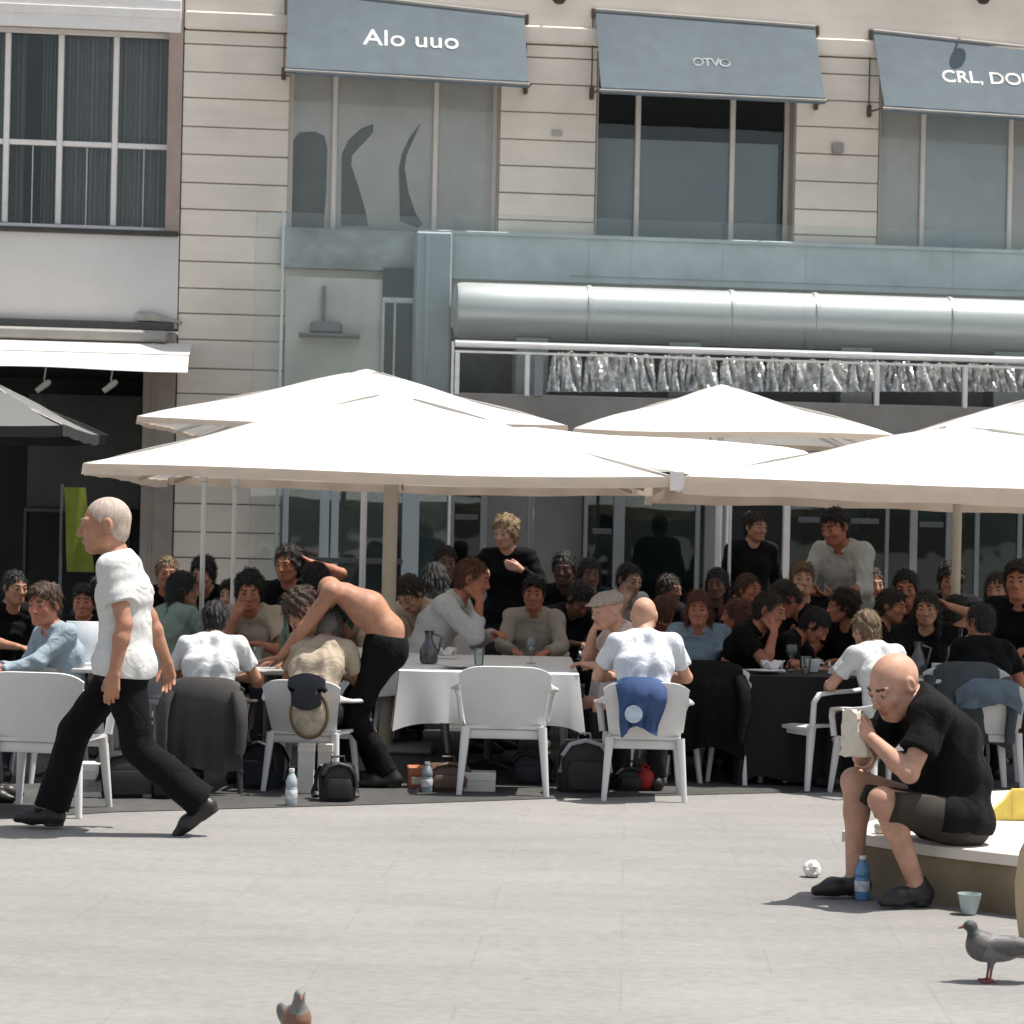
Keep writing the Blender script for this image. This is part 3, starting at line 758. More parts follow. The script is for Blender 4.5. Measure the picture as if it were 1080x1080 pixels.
# awnings
BLUE = pm('awning cloth', (.165, .208, .235), .85, .07, 5, .5, 6, var2=.08, scale2=1.2, transl=.28)
LETW = pm('white lettering', (.78, .77, .74), .6, .06); LETG = pm('faded lettering', (.30, .32, .32), .7, .2, 30)
IRON = pm('rusty iron', (.10, .075, .055), .7, .3, 20)
def awning(p_tl, p_tr, p_bl, p_br, out, txt, size, tx, ty, lb, m_let, sp=1.0, seed=0):
    x0, zt = fl(*p_tl); x1, _ = fl(*p_tr); xb0, zb = fl(*p_bl, out); xb1, zb2 = fl(*p_br, out); zt2 = fl(*p_tr)[1]
    xa = (x0 + xb0) / 2; xe = (x1 + xb1) / 2; base = ((xa + xe) / 2, -.02, (zt + zt2) / 2)
    t = thing('window_awning', lb, 'awning', base, FM, 'blue awnings on the stone front')
    n, m_ = 24, 8; P = []
    for i in range(m_ + 1):
        v = i / m_; row = []
        for j in range(n + 1):
            u = j / n; z = (zt * (1 - u) + zt2 * u) * (1 - v) + (zb * (1 - u) + zb2 * u) * v + .05
            y = -.03 - (out - .03) * v; sag = .018 * math.sin(PI * v) * (1 + .3 * math.sin(u * 11 + seed)) + .005 * math.sin(u * 17 + seed) * v
            row.append((xa + (xe - xa) * u, y + sag * .4, z - sag))
        P.append(row)
    c = MB(); c.slab(P, -.004)
    vp = []
    for i in range(3):
        vp.append([(xa + (xe - xa) * j / n, -out - .002 + .004 * math.sin(j * 1.1 + seed) * i, (zb * (1 - j / n) + zb2 * j / n) + .05 - .035 * i) for j in range(n + 1)])
    c.slab(vp, .004)
    cn = part('canopy', c, BLUE, t)
    if txt:
        q = text_mesh(txt, size, .002, sp, .002)
        ax, az = fl(tx, ty, out * .55); sl = math.atan2(out - .03, zt - zb)
        v_ = (((zt + zt2) / 2 - az) / ((zt + zt2 - zb - zb2) / 2)); yy = -.03 - (out - .03) * v_ + .006
        R_ = Matrix.Translation((ax, yy - .012, az + .035)) @ Matrix.Rotation(PI / 2 - sl, 4, 'X')
        q.moved(R_)
        def on_cloth(p):
            u = (p[0] - xa) / (xe - xa); tz_ = zt * (1 - u) + zt2 * u; bz_ = zb * (1 - u) + zb2 * u; v = .5; sg_ = 0
            for _ in range(3):
                v = (tz_ + .05 - sg_ - p[2]) / (tz_ - bz_); sg_ = .018 * math.sin(PI * v) * (1 + .3 * math.sin(u * 11 + seed)) + .005 * math.sin(u * 17 + seed) * v
            return -.03 - (out - .03) * v + sg_ * .4
        ys = [on_cloth(p) for p in q.v]; dm = [p[1] - y for p, y in zip(q.v, ys)]; mid_ = (min(dm) + max(dm)) / 2
        q.v = [(p[0], y - (.0085 if d_ < mid_ else .0045), p[2]) for p, y, d_ in zip(q.v, ys, dm)]
        part('lettering', q, m_let, cn, 0)
    fr = MB(); fr.tube([(xa - .02, -out, zb + .02), (xe + .02, -out, zb2 + .02)], .016, 8); fr.tube([(xa, -.03, zt + .055), (xe, -.03, zt2 + .055)], .022, 10)
    part('cassette', fr, pm('awning cassette', (.30, .29, .27), .6), t)
    for xx, z_, zz in ((xa - .03, zb, zt), (xe + .03, zb2, zt2)):
        q = MB(); q.tube([(xx, -.03, z_ + .08), (xx, -out, z_ + .02)], .012, 8); q.box(xx - .025, xx + .025, -.06, -.006, z_ + .02, z_ + .16, .01); q.box(xx - .02, xx + .02, -.04, -.006, zz - .04, zz + .07, .006); q.box(xx - .006, xx + .006, -.022, -.008, z_ + .155, zz - .035, .002)
        part('arm', q, IRON, t)
    return t
awning((302, -6), (552, 22), (304, 76), (558, 91), .62, 'Alo uuo', .325, 434, 45, 'faded blue window awning lettered Alo uuo, above the pale blinds', LETW, 1.02, 1)
awning((628, 16), (862, 34), (634, 97), (867, 108), .62, 'OTVO', .17, 750, 70, 'faded blue window awning with small worn lettering, above the dark window', LETG, .85, 2)
awning((923, 38), (1160, 64), (930, 116), (1168, 131), .62, 'CRL, DOUD', .25, 1052, 86, 'faded blue window awning cut by the edge, large white capitals on it', LETW, .98, 3)

# ------------------------------------------------------------------ the left house
PLASTER = pm('pale plaster', (.66, .645, .62), .85, .04, 2, .1, 60, var2=.05, spec=.2)
PILAST = pm('brown pilaster', (.36, .31, .27), .8, .12, 3, var2=.15)
leftb = thing('plaster_house', 'pale plastered house with a wide white-framed window and dark shop below', 'building', (xl - 3, 0, 0), FM)
XL = xl - 7.5
wx0, wz0 = fl(-60, 236); wx1, _ = fl(183, 236); _, wz1 = fl(90, 28); xs1, zs1 = fl(190, 347)
wl = MB(); xr_ = xl - .012
wl.box(wx1, xr_, .0, .4, zs1, TOP); wl.box(XL, wx0, .0, .4, zs1, TOP); wl.box(wx0, wx1, .002, .4, zs1, wz0 - .06); wl.box(wx0, wx1, .004, .4, wz1, TOP)
part('wall', wl, PLASTER, leftb, 0)
mls = [mx(8, 140), mx(64, 140), mx(122, 140)]
_, tz = fl(90, 152, -.18)
lw = window(leftb, wx0, wx1, wz0, wz1, mls, .18, FRAME_W, PILAST, .06, PANE, transom=tz, split_low=True, sill=.05)
CURT = pm('dark voile', (.33, .335, .335), .85, .1, 3, transl=.2)
for a, b_ in ((wx0, mls[0]), (mls[0], mls[0] + .18), (mls[0] + .38, mls[1] - .05), (mls[1] - .05, mls[2]), (mls[2], wx1)):
    q = MB(); n = 40; P = [[(a + (b_ - a) * j / n, .36 + .03 * math.sin(j * 1.9 + a * 4) + .015 * math.sin(j * .7), z) for j in range(n + 1)] for z in (wz1, (wz0 + wz1) / 2, wz0)]
    q.slab(P, .003); part('curtain', q, CURT, lw)
# shutter box above the window and the pilaster between the houses
q = MB(); q.box(wx0, wx1 + .04, -.03, -.001, wz1 - .03, wz1 + .34, .01); q.box(wx0, wx1 + .04, -.045, -.031, wz1 + .12, wz1 + .22, .006)
part('shutter_box', q, FRAME_W, leftb)
q = MB(); q.box(xl - .17, xl - .013, -.012, -.001, wz0 - .05, TOP, .004); part('downpipe_trim', q, pm('pinkish trim', (.42, .33, .28), .8, .1, 3, var2=.2), leftb)
# band over the shop
q = MB(); q.box(XL, xl - .05, -.10, -.001, zs1 - .035, zs1 + .06, .01); part('ledge', q, pm('dark slate', (.05, .05, .05), .6, .2), leftb)
q = MB(); xv, zv = fl(145, 336); q.tube([(xv, -.05, zs1 + .12), (xv + .18, -.05, zs1 + .12), (xv + .5, -.05, zs1 + .065)], sec=[(.04, .055), (.04, .055), (.03, .012)], r=0, n=10)
part('cable_cover', q, pm('grey box', (.32, .31, .29)), leftb)
# shop void: side piers, back wall with shelves, ceiling
zc = fl(60, 392)[1] - .1
q = MB(); xp0, _ = fl(150, 450); q.box(xp0, xl - .014, -.02, .4, 0, zs1 - .04, .01); q.box(xp0 + .1, xp0 + .13, -.035, -.021, 0, zs1 - .06, .004); part('pier', q, PILAST, leftb)
zt_l = fl(90, 368)[1] + .05; q = MB(); q.box(XL, xp0 - .004, .0, .4, zc + .2, zs1 - .04, 0); q.box(XL, xl - .2, -.035, -.001, zt_l, zs1 - .04, .006); part('lintel', q, pm('grey lintel', (.42, .415, .40), .7, .1), leftb, 0)
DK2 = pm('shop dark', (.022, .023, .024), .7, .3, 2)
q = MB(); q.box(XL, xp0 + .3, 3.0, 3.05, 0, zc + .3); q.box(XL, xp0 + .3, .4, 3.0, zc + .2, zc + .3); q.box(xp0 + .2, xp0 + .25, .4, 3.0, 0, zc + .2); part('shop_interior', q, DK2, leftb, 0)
q = MB(); GREYP = pm('dim grey board', (.10, .105, .105), .7, .2, 2)
a, za = fl(30, 445, -2.2); b_, zb_ = fl(148, 520, -2.2)
q.box(a, b_, 2.2, 2.24, zb_ - .2, za + .35, .01); q.box(a, b_ - .1, 1.9, 2.19, zb_ - .26, zb_ - .21, .01); q.box(a, a + .03, 1.9, 2.19, 0, zb_ - .261); q.box(b_ - .13, b_ - .10, 1.9, 2.19, 0, zb_ - .261)
part('counter', q, GREYP, leftb)
# white shop awning
zt = fl(90, 371)[1] + .12; zf1 = fl(90, 375, .95)[1]; zf0 = fl(90, 391, 1.0)[1]; xe, _ = fl(199, 385, 1.0)
t = thing('shop_awning', 'white canvas awning over the dark shop of the left house', 'awning', (xe - 1.5, -.1, zt), FM)
WHITEC = pm('white canvas', (.83, .80, .76), .85, .03, 6, .06, 200, transl=.22)
c = MB(); n = 20; P = [[(XL + .2 + (xe - XL - .2) * j / n, -.06 - .95 * i / 4, zt + (zf1 + .035 - zt) * i / 4 - .02 * math.sin(PI * i / 4)) for j in range(n + 1)] for i in range(5)]
c.slab(P, -.005); P = [[(XL + .2 + (xe - XL - .2) * j / n, -1.02 - .13 * i, zf1 + .02 + (zf0 - zf1 - .02) * i / 2 + .006 * math.sin(j * .9) * i) for j in range(n + 1)] for i in range(3)]
c.slab(P, .005); part('canopy', c, WHITEC, t)
q = MB(); q.box(XL + .2, xl - .1, -.17, -.012, zt + .0, zt + .13, .03); part('cassette', q, pm('awning cassette', (.30, .29, .27), .6), t)
for xx in (xe - .4, xe - 2.2):
    q = MB(); q.tube([(xx, -.1, zt - .02), (xx - .25, -.55, zt - .16), (xx, -.98, zf1 - .02)], .022, 8); part('arm', q, pm('white metal', (.7, .7, .68), .4), t)
# side wall of the awning and small spot lamps under it
for px in (118, 48):
    a, za = fl(px, 408, .1); q = MB(); Mr = Matrix.Rotation(.9, 4, 'Y'); q.lathe([(.03, -.1), (.035, .0), (.035, .06), (.02, .09)], (a, -.3, za), 10, M=Mr); q.tube([(a, -.3, za + .05), (a + .05, -.3, zc + .35)], .008, 6)
    solo('spot_lamp', q, pm('white metal', (.7, .7, .68), .4), 'small pale spot lamp under the white shop awning, ' + ('nearer the brown pier' if px > 100 else 'further from the brown pier'), 'lamp', (a, -.3, za), FM, group='spot lamps under the white awning')

# ------------------------------------------------------------------ the glass pavilion in front of the stone building
BAND = pm('painted blue grey metal', (.50, .56, .57), .55, .08, 4, .06, 30, var2=.16, scale2=1.4, metal=.1)
COLM = pm('blue grey post paint', (.38, .435, .46), .5, .06, 4, var2=.1)
PGLASS = glass('pavilion glass', (.94, .965, .96), 1.45, .02, .035, (.5, .53, .53))
PGLASS_D = glass('dark shop glass', (.45, .55, .53), 1.5, .02, .0)
PALE_IN = pm('pale inner wall', (.66, .65, .58), .8, .08, 2, var2=.15, scale2=1.5)
STEEL = pm('brushed steel', (.64, .66, .66), .36, .08, 3, metal=.35, stretch=(.2, 4, 4))
WHITEM = pm('white metal', (.7, .7, .68), .4)
GREYM = pm('grey metal', (.20, .21, .215), .45, .1, metal=.2)
TAUPE = pm('taupe board', (.24, .225, .205), .7, .12, 3, var2=.15)
OUT = 1.8
pav = thing('glass_pavilion', 'blue grey steel and glass dining pavilion built against the stone front', 'building', (2.0, -OUT, 0), FM)
xa, zb1 = fl(296, 300, .12); _, zb0 = fl(700, 300, .12)
x4, zr = fl(480, 362, OUT); XP = 13.
q = MB(); q.box(fl(440, 270)[0], XR, -.14, -.001, zb0 - .02, ZP, .012); q.box(fl(440, 270)[0], XR, -.17, -.141, ZP - .05, ZP - .004, .008); q.box(fl(600, 270)[0], XR, -.155, -.141, zb0 + .06, zb0 + .085, .004)
part('fascia', q, BAND, pav)
q = MB(); q.box(fl(296, 270)[0], fl(439, 270)[0], -.10, -.001, zb0 + .05, ZP - .02, .01); part('gutter_band', q, pm('weathered zinc', (.36, .39, .385), .5, .2, 3, var2=.3, scale2=2, metal=.3), pav)
# column
xc0, _ = fl(436, 330, .5); xc1, _ = fl(474, 330, .5)
q = MB(); q.box(xc0, xc1, -.75, -.18, 0, ZP - .1, .02); q.box(xc0 + .1, xc0 + .14, -.765, -.751, 0, ZP - .12, .004); part('column', q, COLM, pav)
# stone building wall behind the pavilion, ground floor
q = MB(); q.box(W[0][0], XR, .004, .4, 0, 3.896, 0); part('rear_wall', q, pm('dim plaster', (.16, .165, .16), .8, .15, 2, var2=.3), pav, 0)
# pale inner room behind the left glass
a, za = fl(302, 292, .2); b_, zb_ = fl(404, 400, .2)
q = MB(); q.box(a, b_, -.24, -.19, zb_ - 1.0, za, .0); part('inner_wall', q, PALE_IN, pav, 0)
q = MB(); a2, z2 = fl(315, 351, .5); b2, _ = fl(380, 351, .5); q.box(a2, b2, -.55, -.25, z2 - .03, z2, .006); q.box(a2 + .12, b2 - .2, -.48, -.3, z2 + .003, z2 + .14, .03); q.box(a2 + .25, a2 + .29, -.3, -.25, z2, z2 + .55, .01)
part('shelf', q, GREYM, pav)
# little window with a white transom
a, za = fl(404, 282, .3); b_, zb_ = fl(435, 400, .3); _, zt_ = fl(420, 317, .3)
q = MB(); q.box(a, b_, -.30, -.26, zb_ - .4, za, 0, 0); part('dark_pane', q, pm('blue black glass', (.03, .045, .055), .08, .3, 2, spec=.8), pav, 0)
q = MB(); q.box(a, b_, -.33, -.301, zt_ - .03, zt_ + .03, .005); q.box(a, a + .03, -.33, -.301, zb_ - .4, zt_ - .031, .005)
xm = fl(416, 350, .3)[0]; q.box(xm - .012, xm + .012, -.33, -.301, zb_ - .4, zt_ - .031, .004); part('transom', q, WHITEM, pav)
# glass panes: upper storey (from the rail up) and the left return
zg0, zg1 = zr + .05, ZP - .03
def panes(xs, z0, z1, out, m_, nm='glass_pane'):
    for a_, b2_ in zip(xs, xs[1:]):
        q = MB(); q.box(a_ + .006, b2_ - .006, -out - .006, -out + .006, z0, z1, .002); part(nm, q, m_, pav, 0)
xg = [fl(px, 300, OUT)[0] for px in (268, 298, 440, 478)]
panes(xg, .1, zg1 - .05, OUT - .02, PGLASS)
xg2 = [fl(px, 300, OUT)[0] for px in (478, 620, 665, 762, 850, 1005, 1180)]
panes(xg2, zg0, zg1, OUT, PGLASS)
for px in (296, 478):
    a, _ = fl(px, 350, OUT); q = MB(); q.box(a - .014, a + .014, -OUT - .02, -OUT + .02, 0, zr + .02 if px > 400 else zg1 - .05, .004); part('glazing_post', q, COLM if px != 478 else WHITEM, pav)
q = MB(); q.tube([(x4, -OUT, zr - .0), (XP, -OUT, zr - .0)], .038, 10); q.tube([(x4, -OUT + .0, zr - .085), (XP, -OUT, zr - .085)], .014, 8); part('top_rail', q, pm('white enamel', (.82, .82, .8), .3), pav)
# roof deck of the pavilion
zd = fl(700, 420, OUT)[1]
q = MB(); q.box(fl(575, 400, OUT)[0], XP, -OUT + .03, -.15, zd - .12, zd, .0); part('roof_deck', q, pm('dark roof felt', (.05, .05, .05), .9, .3, 6), pav, 0)
q = MB(); q.box(fl(478, 400, OUT)[0], XP, -OUT - .01, -OUT + .028, zd - .55, zd - .0, .01); part('sign_board', q, TAUPE, pav)
for px, wd in ((568, .10), (482, .05), (556, .05), (925, .05), (1018, .05), (1120, .08)):
    a, _ = fl(px, 390, OUT); q = MB(); q.box(a - wd / 2, a + wd / 2, -OUT - .03, -OUT + .03, zd - .02, zr - .1, .006); part('rail_post', q, WHITEM if wd < .06 else GREYM, pav)
# ground floor front below the umbrellas, window by window
def bay(a, b_, za, zb, out, m_, nm, y2=None, bev=.006):
    x0_, _ = fl(a, 600, out); x1_, _ = fl(b_, 600, out); q = MB(); q.box(x0_, x1_, -out, -out + (y2 or .05), za, zb, bev); return part(nm, q, m_, pav)
zfl = zd - .56
WALLB = pm('warm grey panel', (.30, .295, .275), .8, .08, 2, var2=.15)
bay(512, 613, 0, zfl, OUT - .5, WALLB, 'wall_panel'); bay(742, 766, 0, zfl, OUT - .2, WALLB, 'wall_panel')
for px, wd, m_ in ((300, 6, COLM), (341, 10, COLM), (352, 8, COLM), (432, 18, COLM), (474, 8, GREYM), (509, 7, GREYM), (558, 5, GREYM), (617, 4, GREYM), (652, 12, GREYM), (735, 5, GREYM), (767, 4, FRAME_W), (829, 7, FRAME_C), (872, 5, GREYM), (935, 4, GREYM), (963, 8, WALLB), (1001, 8, GREYM), (1030, 5, GREYM), (1075, 5, GREYM)):
    bay(px - wd / 2, px + wd / 2, 0, zfl, OUT, m_, 'mullion', .07)
for a_, b2_, py in ((475, 509, 520), (475, 509, 545), (837, 932, 548), (965, 1000, 553), (300, 430, 590), (620, 650, 560)):
    x0_, z_ = fl(a_, py, OUT); x1_, _ = fl(b2_, py, OUT); q = MB(); q.box(x0_ + .05, x1_ - .05, -OUT - .004, -OUT + .05, z_ - .03, z_ + .03, .005); part('transom', q, pm('dark metal', (.07, .075, .078), .45, .1), pav)
xs = [fl(px, 600, OUT)[0] for px in (300, 341, 432, 474, 509)]
panes(xs, .1, zfl, OUT - .03, PGLASS_D)
xs = [fl(px, 600, OUT)[0] for px in (617, 652, 735)]; panes(xs, .1, zfl, OUT - .03, PGLASS_D)
xs = [fl(px, 600, OUT)[0] for px in (833, 872, 935, 963, 1001, 1030, 1120)]; panes(xs, .1, zfl, OUT - .03, PGLASS_D)
# dim things inside: counter, shelf wall, pale notices
q = MB(); q.box(fl(620, 600)[0], fl(740, 600)[0], -.7, -.35, 0, 1.05, .02); q.box(fl(840, 600)[0], fl(1010, 600)[0], -.6, -.3, 0, 2.0, .02)
for k in range(3): q.box(fl(842, 600)[0], fl(1008, 600)[0], -.68, -.601, .7 + .45 * k, .73 + .45 * k, .004)
part('bar_counter', q, pm('dark wood', (.05, .035, .025), .5, .2, 4), pav)
for px, py, wd, hp in ((969, 536, 22, 20), (1003, 540, 14, 18), (882, 533, 22, 26)):
    a, za = fl(px, py, OUT - .1); q = MB(); q.box(a, a + wd / 95, -OUT + .06, -OUT + .065, za - hp / 95, za); part('notice', q, pm('paper notice', (.42, .47, .48), .7), pav, 0)

# silver ventilation duct on the pavilion roof
xd0, zdt = fl(480, 297, .95); _, zdb = fl(480, 357, .95); rd = (zdt - zdb) / 2 * .98; zc_ = (zdt + zdb) / 2
t = thing('ventilation_duct', 'fat round silver ventilation duct lying along the pavilion roof behind glass', 'duct', (xd0, -.95, zc_), FM)
q = MB(); xs_ = [xd0, xd0 + .02, xd0 + .08] + [xd0 + .08 + (XP - xd0 - .1) * i / 30 for i in range(1, 31)]
q.tube([(x, -.95, zc_) for x in xs_], [rd * .8, rd * .95] + [rd] * (len(xs_) - 2), 36); part('pipe', q, STEEL, t)
for px in (620, 770, 858, 1000):
    a, _ = fl(px, 320, .95); q = MB(); q.tube([(a - .03, -.95, zc_), (a - .025, -.95, zc_), (a + .025, -.95, zc_), (a + .03, -.95, zc_)], [rd + .001, rd + .014, rd + .014, rd + .001], 36); part('joint_band', q, STEEL, t)
for px in (560, 720, 900, 1060):
    a, _ = fl(px, 350, .95); q = MB(); q.box(a - .18, a + .18, -1.15, -.75, zd + .002, zc_ - rd * .95, .01); part('saddle', q, pm('dull zinc', (.33, .36, .36), .5, .15, metal=.4), t)
# crumpled clear sheeting bunched under the rail
FOIL = pm('crumpled silver sheet', (.62, .635, .63), .32, .45, 12, .5, 40, metal=.35, detail=6)
spans = []; rsn = random.Random(4); px = 578
while px < 1096:
    wd = rsn.choice((14, 17, 20, 24, 28)); spans.append((px, px + wd)); px += wd
for i, (a_, b2_) in enumerate(spans):
    x0_, zt_ = fl(a_, 367, OUT - .12); x1_, _ = fl(b2_, 367, OUT - .12); zb_ = fl(a_, 413, OUT - .12)[1]
    zb_ = max(zb_, zd + .012); zt_ = min(zt_ + .02 - rsn.uniform(0, .06), zr - .05)
    q = MB(); n, m_ = 16, 14; P = []; ph = rsn.uniform(0, 6); tl = rsn.uniform(-.05, .05); pf = rsn.uniform(5, 10)
    for r_ in range(m_ + 1):
        v = r_ / m_; row = []
        for c_ in range(n + 1):
            u = c_ / n; k = max(0, math.sin(PI * u)) ** .35
            rdg = .05 * math.sin(u * pf + ph + 2.2 * math.sin(v * 3 + ph)) + .025 * math.sin(u * pf * 2.3 + v * 7 + ph)
            row.append((x0_ + (x1_ - x0_) * (.02 + .96 * u) + tl * v + rsn.uniform(-.008, .008), -OUT + .15 - .05 * k - rdg * k + rsn.uniform(-.012, .012), zb_ + (zt_ - zb_) * v * (.82 + .18 * k) + rsn.uniform(-.012, .012) * (r_ > 0)))
        P.append(row)
    q.slab(P, -.006)
    o = solo('plastic_bundle', q, FOIL, 'bundle of crumpled silvery sheeting stowed under the white rail of the pavilion roof', 'bundle', ((x0_ + x1_) / 2, -OUT + .14, zb_), FM, group='crumpled bundles under the white rail', smooth=40)
# ------------------------------------------------------------------ parasols
CANVAS = pm('white parasol canvas', (.85, .83, .80), .85, .03, 3, .35, 5, transl=.16, var2=.05, scale2=1.5)
SEAM = pm('canvas seam', (.60, .57, .53), .85, .05, 9)
VAL = pm('cream valance', (.74, .62, .51), .85, .03, 5, .05, 160, transl=.30)
POLEM = pm('pale wooden pole', (.46, .40, .32), .55, .1, 6)
POLEW = pm('white pole', (.72, .72, .71), .4, .05)
def parasol(cx, cy, hw, ze, rise, rz, lb, valh=.10, pole=POLEM, pr=.05, seed=0, hwy=None, canv=CANVAS, val=VAL, vent=False):
    """square pyramid canopy with sagging gores, a valance, ribs, a pole and a base plate"""
    hy = hwy or hw; t = thing('parasol', lb, 'parasol', (cx, cy, 0), None, 'square parasols over the terrace'); t.rotation_euler.z = rz
    BASE[t.name] = Vector((0, 0, 0)); rs = random.Random(seed)
    c = MB(); N, Mr = 16, 10
    def pt(side, u, v):          # v 0 apex .. 1 eave
        k = max(v, .05); sagv = .035 * math.sin(PI * v) * (1 - abs(2 * u - 1) ** 2) + .012 * math.sin(6 * u + 9 * v + seed + side)
        x, y = (2 * u - 1) * hw * k, -hy * k
        if side % 2: x, y = (2 * u - 1) * hy * k, -hw * k
        z = ze + rise * (1 - k) - sagv - .008 * (1 - abs(2 * u - 1) ** 3) * v ** 6
        a = side * PI / 2; return (x * math.cos(a) - y * math.sin(a), x * math.sin(a) + y * math.cos(a), z)
    for s_ in range(4): c.grid([[pt(s_, j / N, i / Mr) for j in range(N + 1)] for i in range(Mr + 1)])
    cn = part('canopy', c, canv, t, 50)
    if valh:
        vb = MB()
        for s_ in range(4):
            rows = []
            for i in range(3):
                row = []
                for j in range(N * 2 + 1):
                    p = Vector(pt(s_, j / (N * 2), 1.)); k = 1.002 + .0025 * i * math.sin(j * 1.7 + seed)
                    row.append((p.x * k, p.y * k, p.z + .004 - valh * i / 2 * (1 + .05 * math.sin(j * .9 + s_))))
                rows.append(row)
            vb.grid(rows)
        part('valance', vb, val, t, 50)
    if True:
        tp = MB(); tp.grid([[tuple(Vector(pt(s_, j / 4, .0)) + Vector((0, 0, .004))) for s_ in range(4) for j in range(4)], [(0, 0, ze + rise + .01)] * 16], closed=True); part('crown_cap', tp, canv, cn, 60)
    if vent:
        q = MB()
        for s_ in range(4):
            q.grid([[tuple(Vector(pt(s_, j / 6, .02 + .15 * i / 3)) + Vector((0, 0, .035 + .01 * i))) for j in range(7)] for i in range(4)])
        part('vent_cap', q, canv, cn, 50)
    for s_ in range(4):
        for u_ in (0., .333, .667):
            q = MB(); q.tube([tuple(Vector(pt(s_, u_, v_ / 12)) + Vector((0, 0, .001))) for v_ in range(1, 13)], sec=(.007, .004) if u_ == 0 else (.0035, .0025), r=0, n=6); part('seam', q, SEAM, cn, 60)
    q = MB(); q.tube([(0, 0, .03), (0, 0, ze + rise - .06)], pr, 14); q.lathe([(pr, ze + rise * .45), (pr + .03, ze + rise * .45 + .01), (pr + .03, ze + rise * .45 + .10), (pr, ze + rise * .45 + .11)], n=14); part('pole', q, pole, t)
    for i in range(8):
        a = [(-1, -1), (0, -1), (1, -1), (1, 0), (1, 1), (0, 1), (-1, 1), (-1, 0)][i]
        e = Vector((a[0] * hw * .97, a[1] * hy * .97, ze - (.03 if 0 not in a else .045))); top = Vector((0, 0, ze + rise - .06)); q = MB()
        q.tube([top, e], sec=(.010, .016), r=0, n=8); mid = top.lerp(e, .5); q.tube([Vector((0, 0, ze + rise * .45 + .05)), mid - Vector((0, 0, .02))], sec=(.008, .012), r=0, n=6)
        part('rib', q, pole, t)
    q = MB(); q.box(-.35, .35, -.35, .35, .002, .05, .02); part('base_plate', q, pm('concrete base', (.22, .22, .21), .85, .15), t)
    return t
def front_corner(pl, pr, d):
    a, b = at(*pl, d), at(*pr, d); return (a.x + b.x) / 2, (b.x - a.x) / 2, (a.z + b.z) / 2
DF = 15.15
cx, hw, ze = front_corner((88, 493), (706, 501), DF); HWF = hw
parasol(cx, DF + hw, hw, ze, .62, 0, 'large white parasol at the front left, its cream valance low over the tables', .07, POLEM, .052, 1)
cx2, hw2, ze2 = front_corner((722, 501), (1432, 524), DF)
parasol(cx2, DF + hw2, hw2, ze2, .49, 0, 'large white parasol at the front right, deep cream valance, pole by the waiter', .115, POLEM, .034, 2)
DR = 20.0
cx3, hw3, ze3 = front_corner((145, 440), (598, 450), DR)
parasol(cx3, DR + hw3, hw3, ze3, .56, 0, 'white parasol of the back row at the far left, over the left front parasol', .05, POLEW, .03, 3)
cx4, hw4, ze4 = front_corner((606, 450), (944, 455), DR)
parasol(cx4, DR + hw4, hw4, ze4 - .02, .47, 0, 'narrower white parasol in the middle of the back row below the crumpled silver bundles', .05, POLEW, .03, 4)
cx5, hw5, ze5 = front_corner((962, 455), (1420, 470), DR)
parasol(cx5, DR + hw5, hw5, ze5, .56, 0, 'white parasol of the back row cut by the edge, right of the narrower one', .05, POLEW, .03, 5)
# white rain sheet that joins the two front parasols
def bridge():
    g = []; n, m = 18, 12; sA, sB = .62 / hw, .49 / hw2
    for i in range(m + 1):
        s = i / m; w_ = .02 + 1.15 * s * 1.0; row = []
        xm = at(714, 502, DF).x
        for j in range(n + 1):
            u = 2 * j / n - 1; zz = ze + (ze2 - ze) * (u + 1) / 2 + (sA * (1 - u) / 2 + sB * (1 + u) / 2) * w_ * (1 - .10 * (1 - u * u) * min(1, s * 2)) + .035 - .10 * abs(u) ** 10 * min(1, s * 4) + .01 * math.sin(u * 5 + s * 7) * s
            row.append((xm + u * w_, DF + .01 + hw * s, zz))
        g.append(row)
    q = MB(); q.slab(g, .004)
    q.slab([[(xm - .045 + .09 * j / 3, DF - .006, (ze + ze2) / 2 + .04 - .06 * i) for j in range(4)] for i in range(3)], .004)
    q.tube([(xm + .02, DF + .04, (ze + ze2) / 2 - .09), (xm + .02, DF + .04, (ze + ze2) / 2 - .01)], .02, 10)
    return q
solo('rain_sheet', bridge(), CANVAS, 'white canvas sheet bridging the gap between the two big front parasols', 'canvas sheet', (at(714, 502, DF).x, DF, ze), None, smooth=60)
# dark grey parasol in front of the left shop
DGREY = pm('dark grey canvas', (.15, .155, .15), .85, .06, 5, transl=.1)
cx6, hw6, ze6 = front_corner((-215, 443), (66, 449), 23.2)
parasol(cx6, 23.2 + hw6, hw6, ze6, .62, 0, 'dark grey parasol in front of the dark left shop', .11, POLEM, .04, 7, canv=DGREY, val=pm('black valance', (.03, .03, .032), .8), vent=False)
for px, d_, top, lb in ((213.5, 17.2, 500, 'slim white post near the left corner of the front left parasol'), (246, 17.6, 505, 'second slim white post, just right of the first one by the stone pier'), (769, 20.4, 520, 'slim white post left of the dark doorway'), (560, 22.5, 512, 'thin grey post behind the seated man in the beige shirt')):
    p = at(px, 600, d_); zt = at(px, top, d_).z; q = MB(); q.tube([(p.x, p.y, .012), (p.x, p.y, zt)], .018 if px < 700 else .014, 12); q.lathe([(.09, .002), (.09, .01), (.03, .02), (.02, .05)], (p.x, p.y, 0), 16); q.lathe([(.018, zt - .06), (.028, zt - .05), (.028, zt), (.01, zt + .015)], (p.x, p.y, 0), 12)
    solo('slim_post', q, POLEW if px != 560 else GREYM, lb, 'post', (p.x, p.y, 0), None)

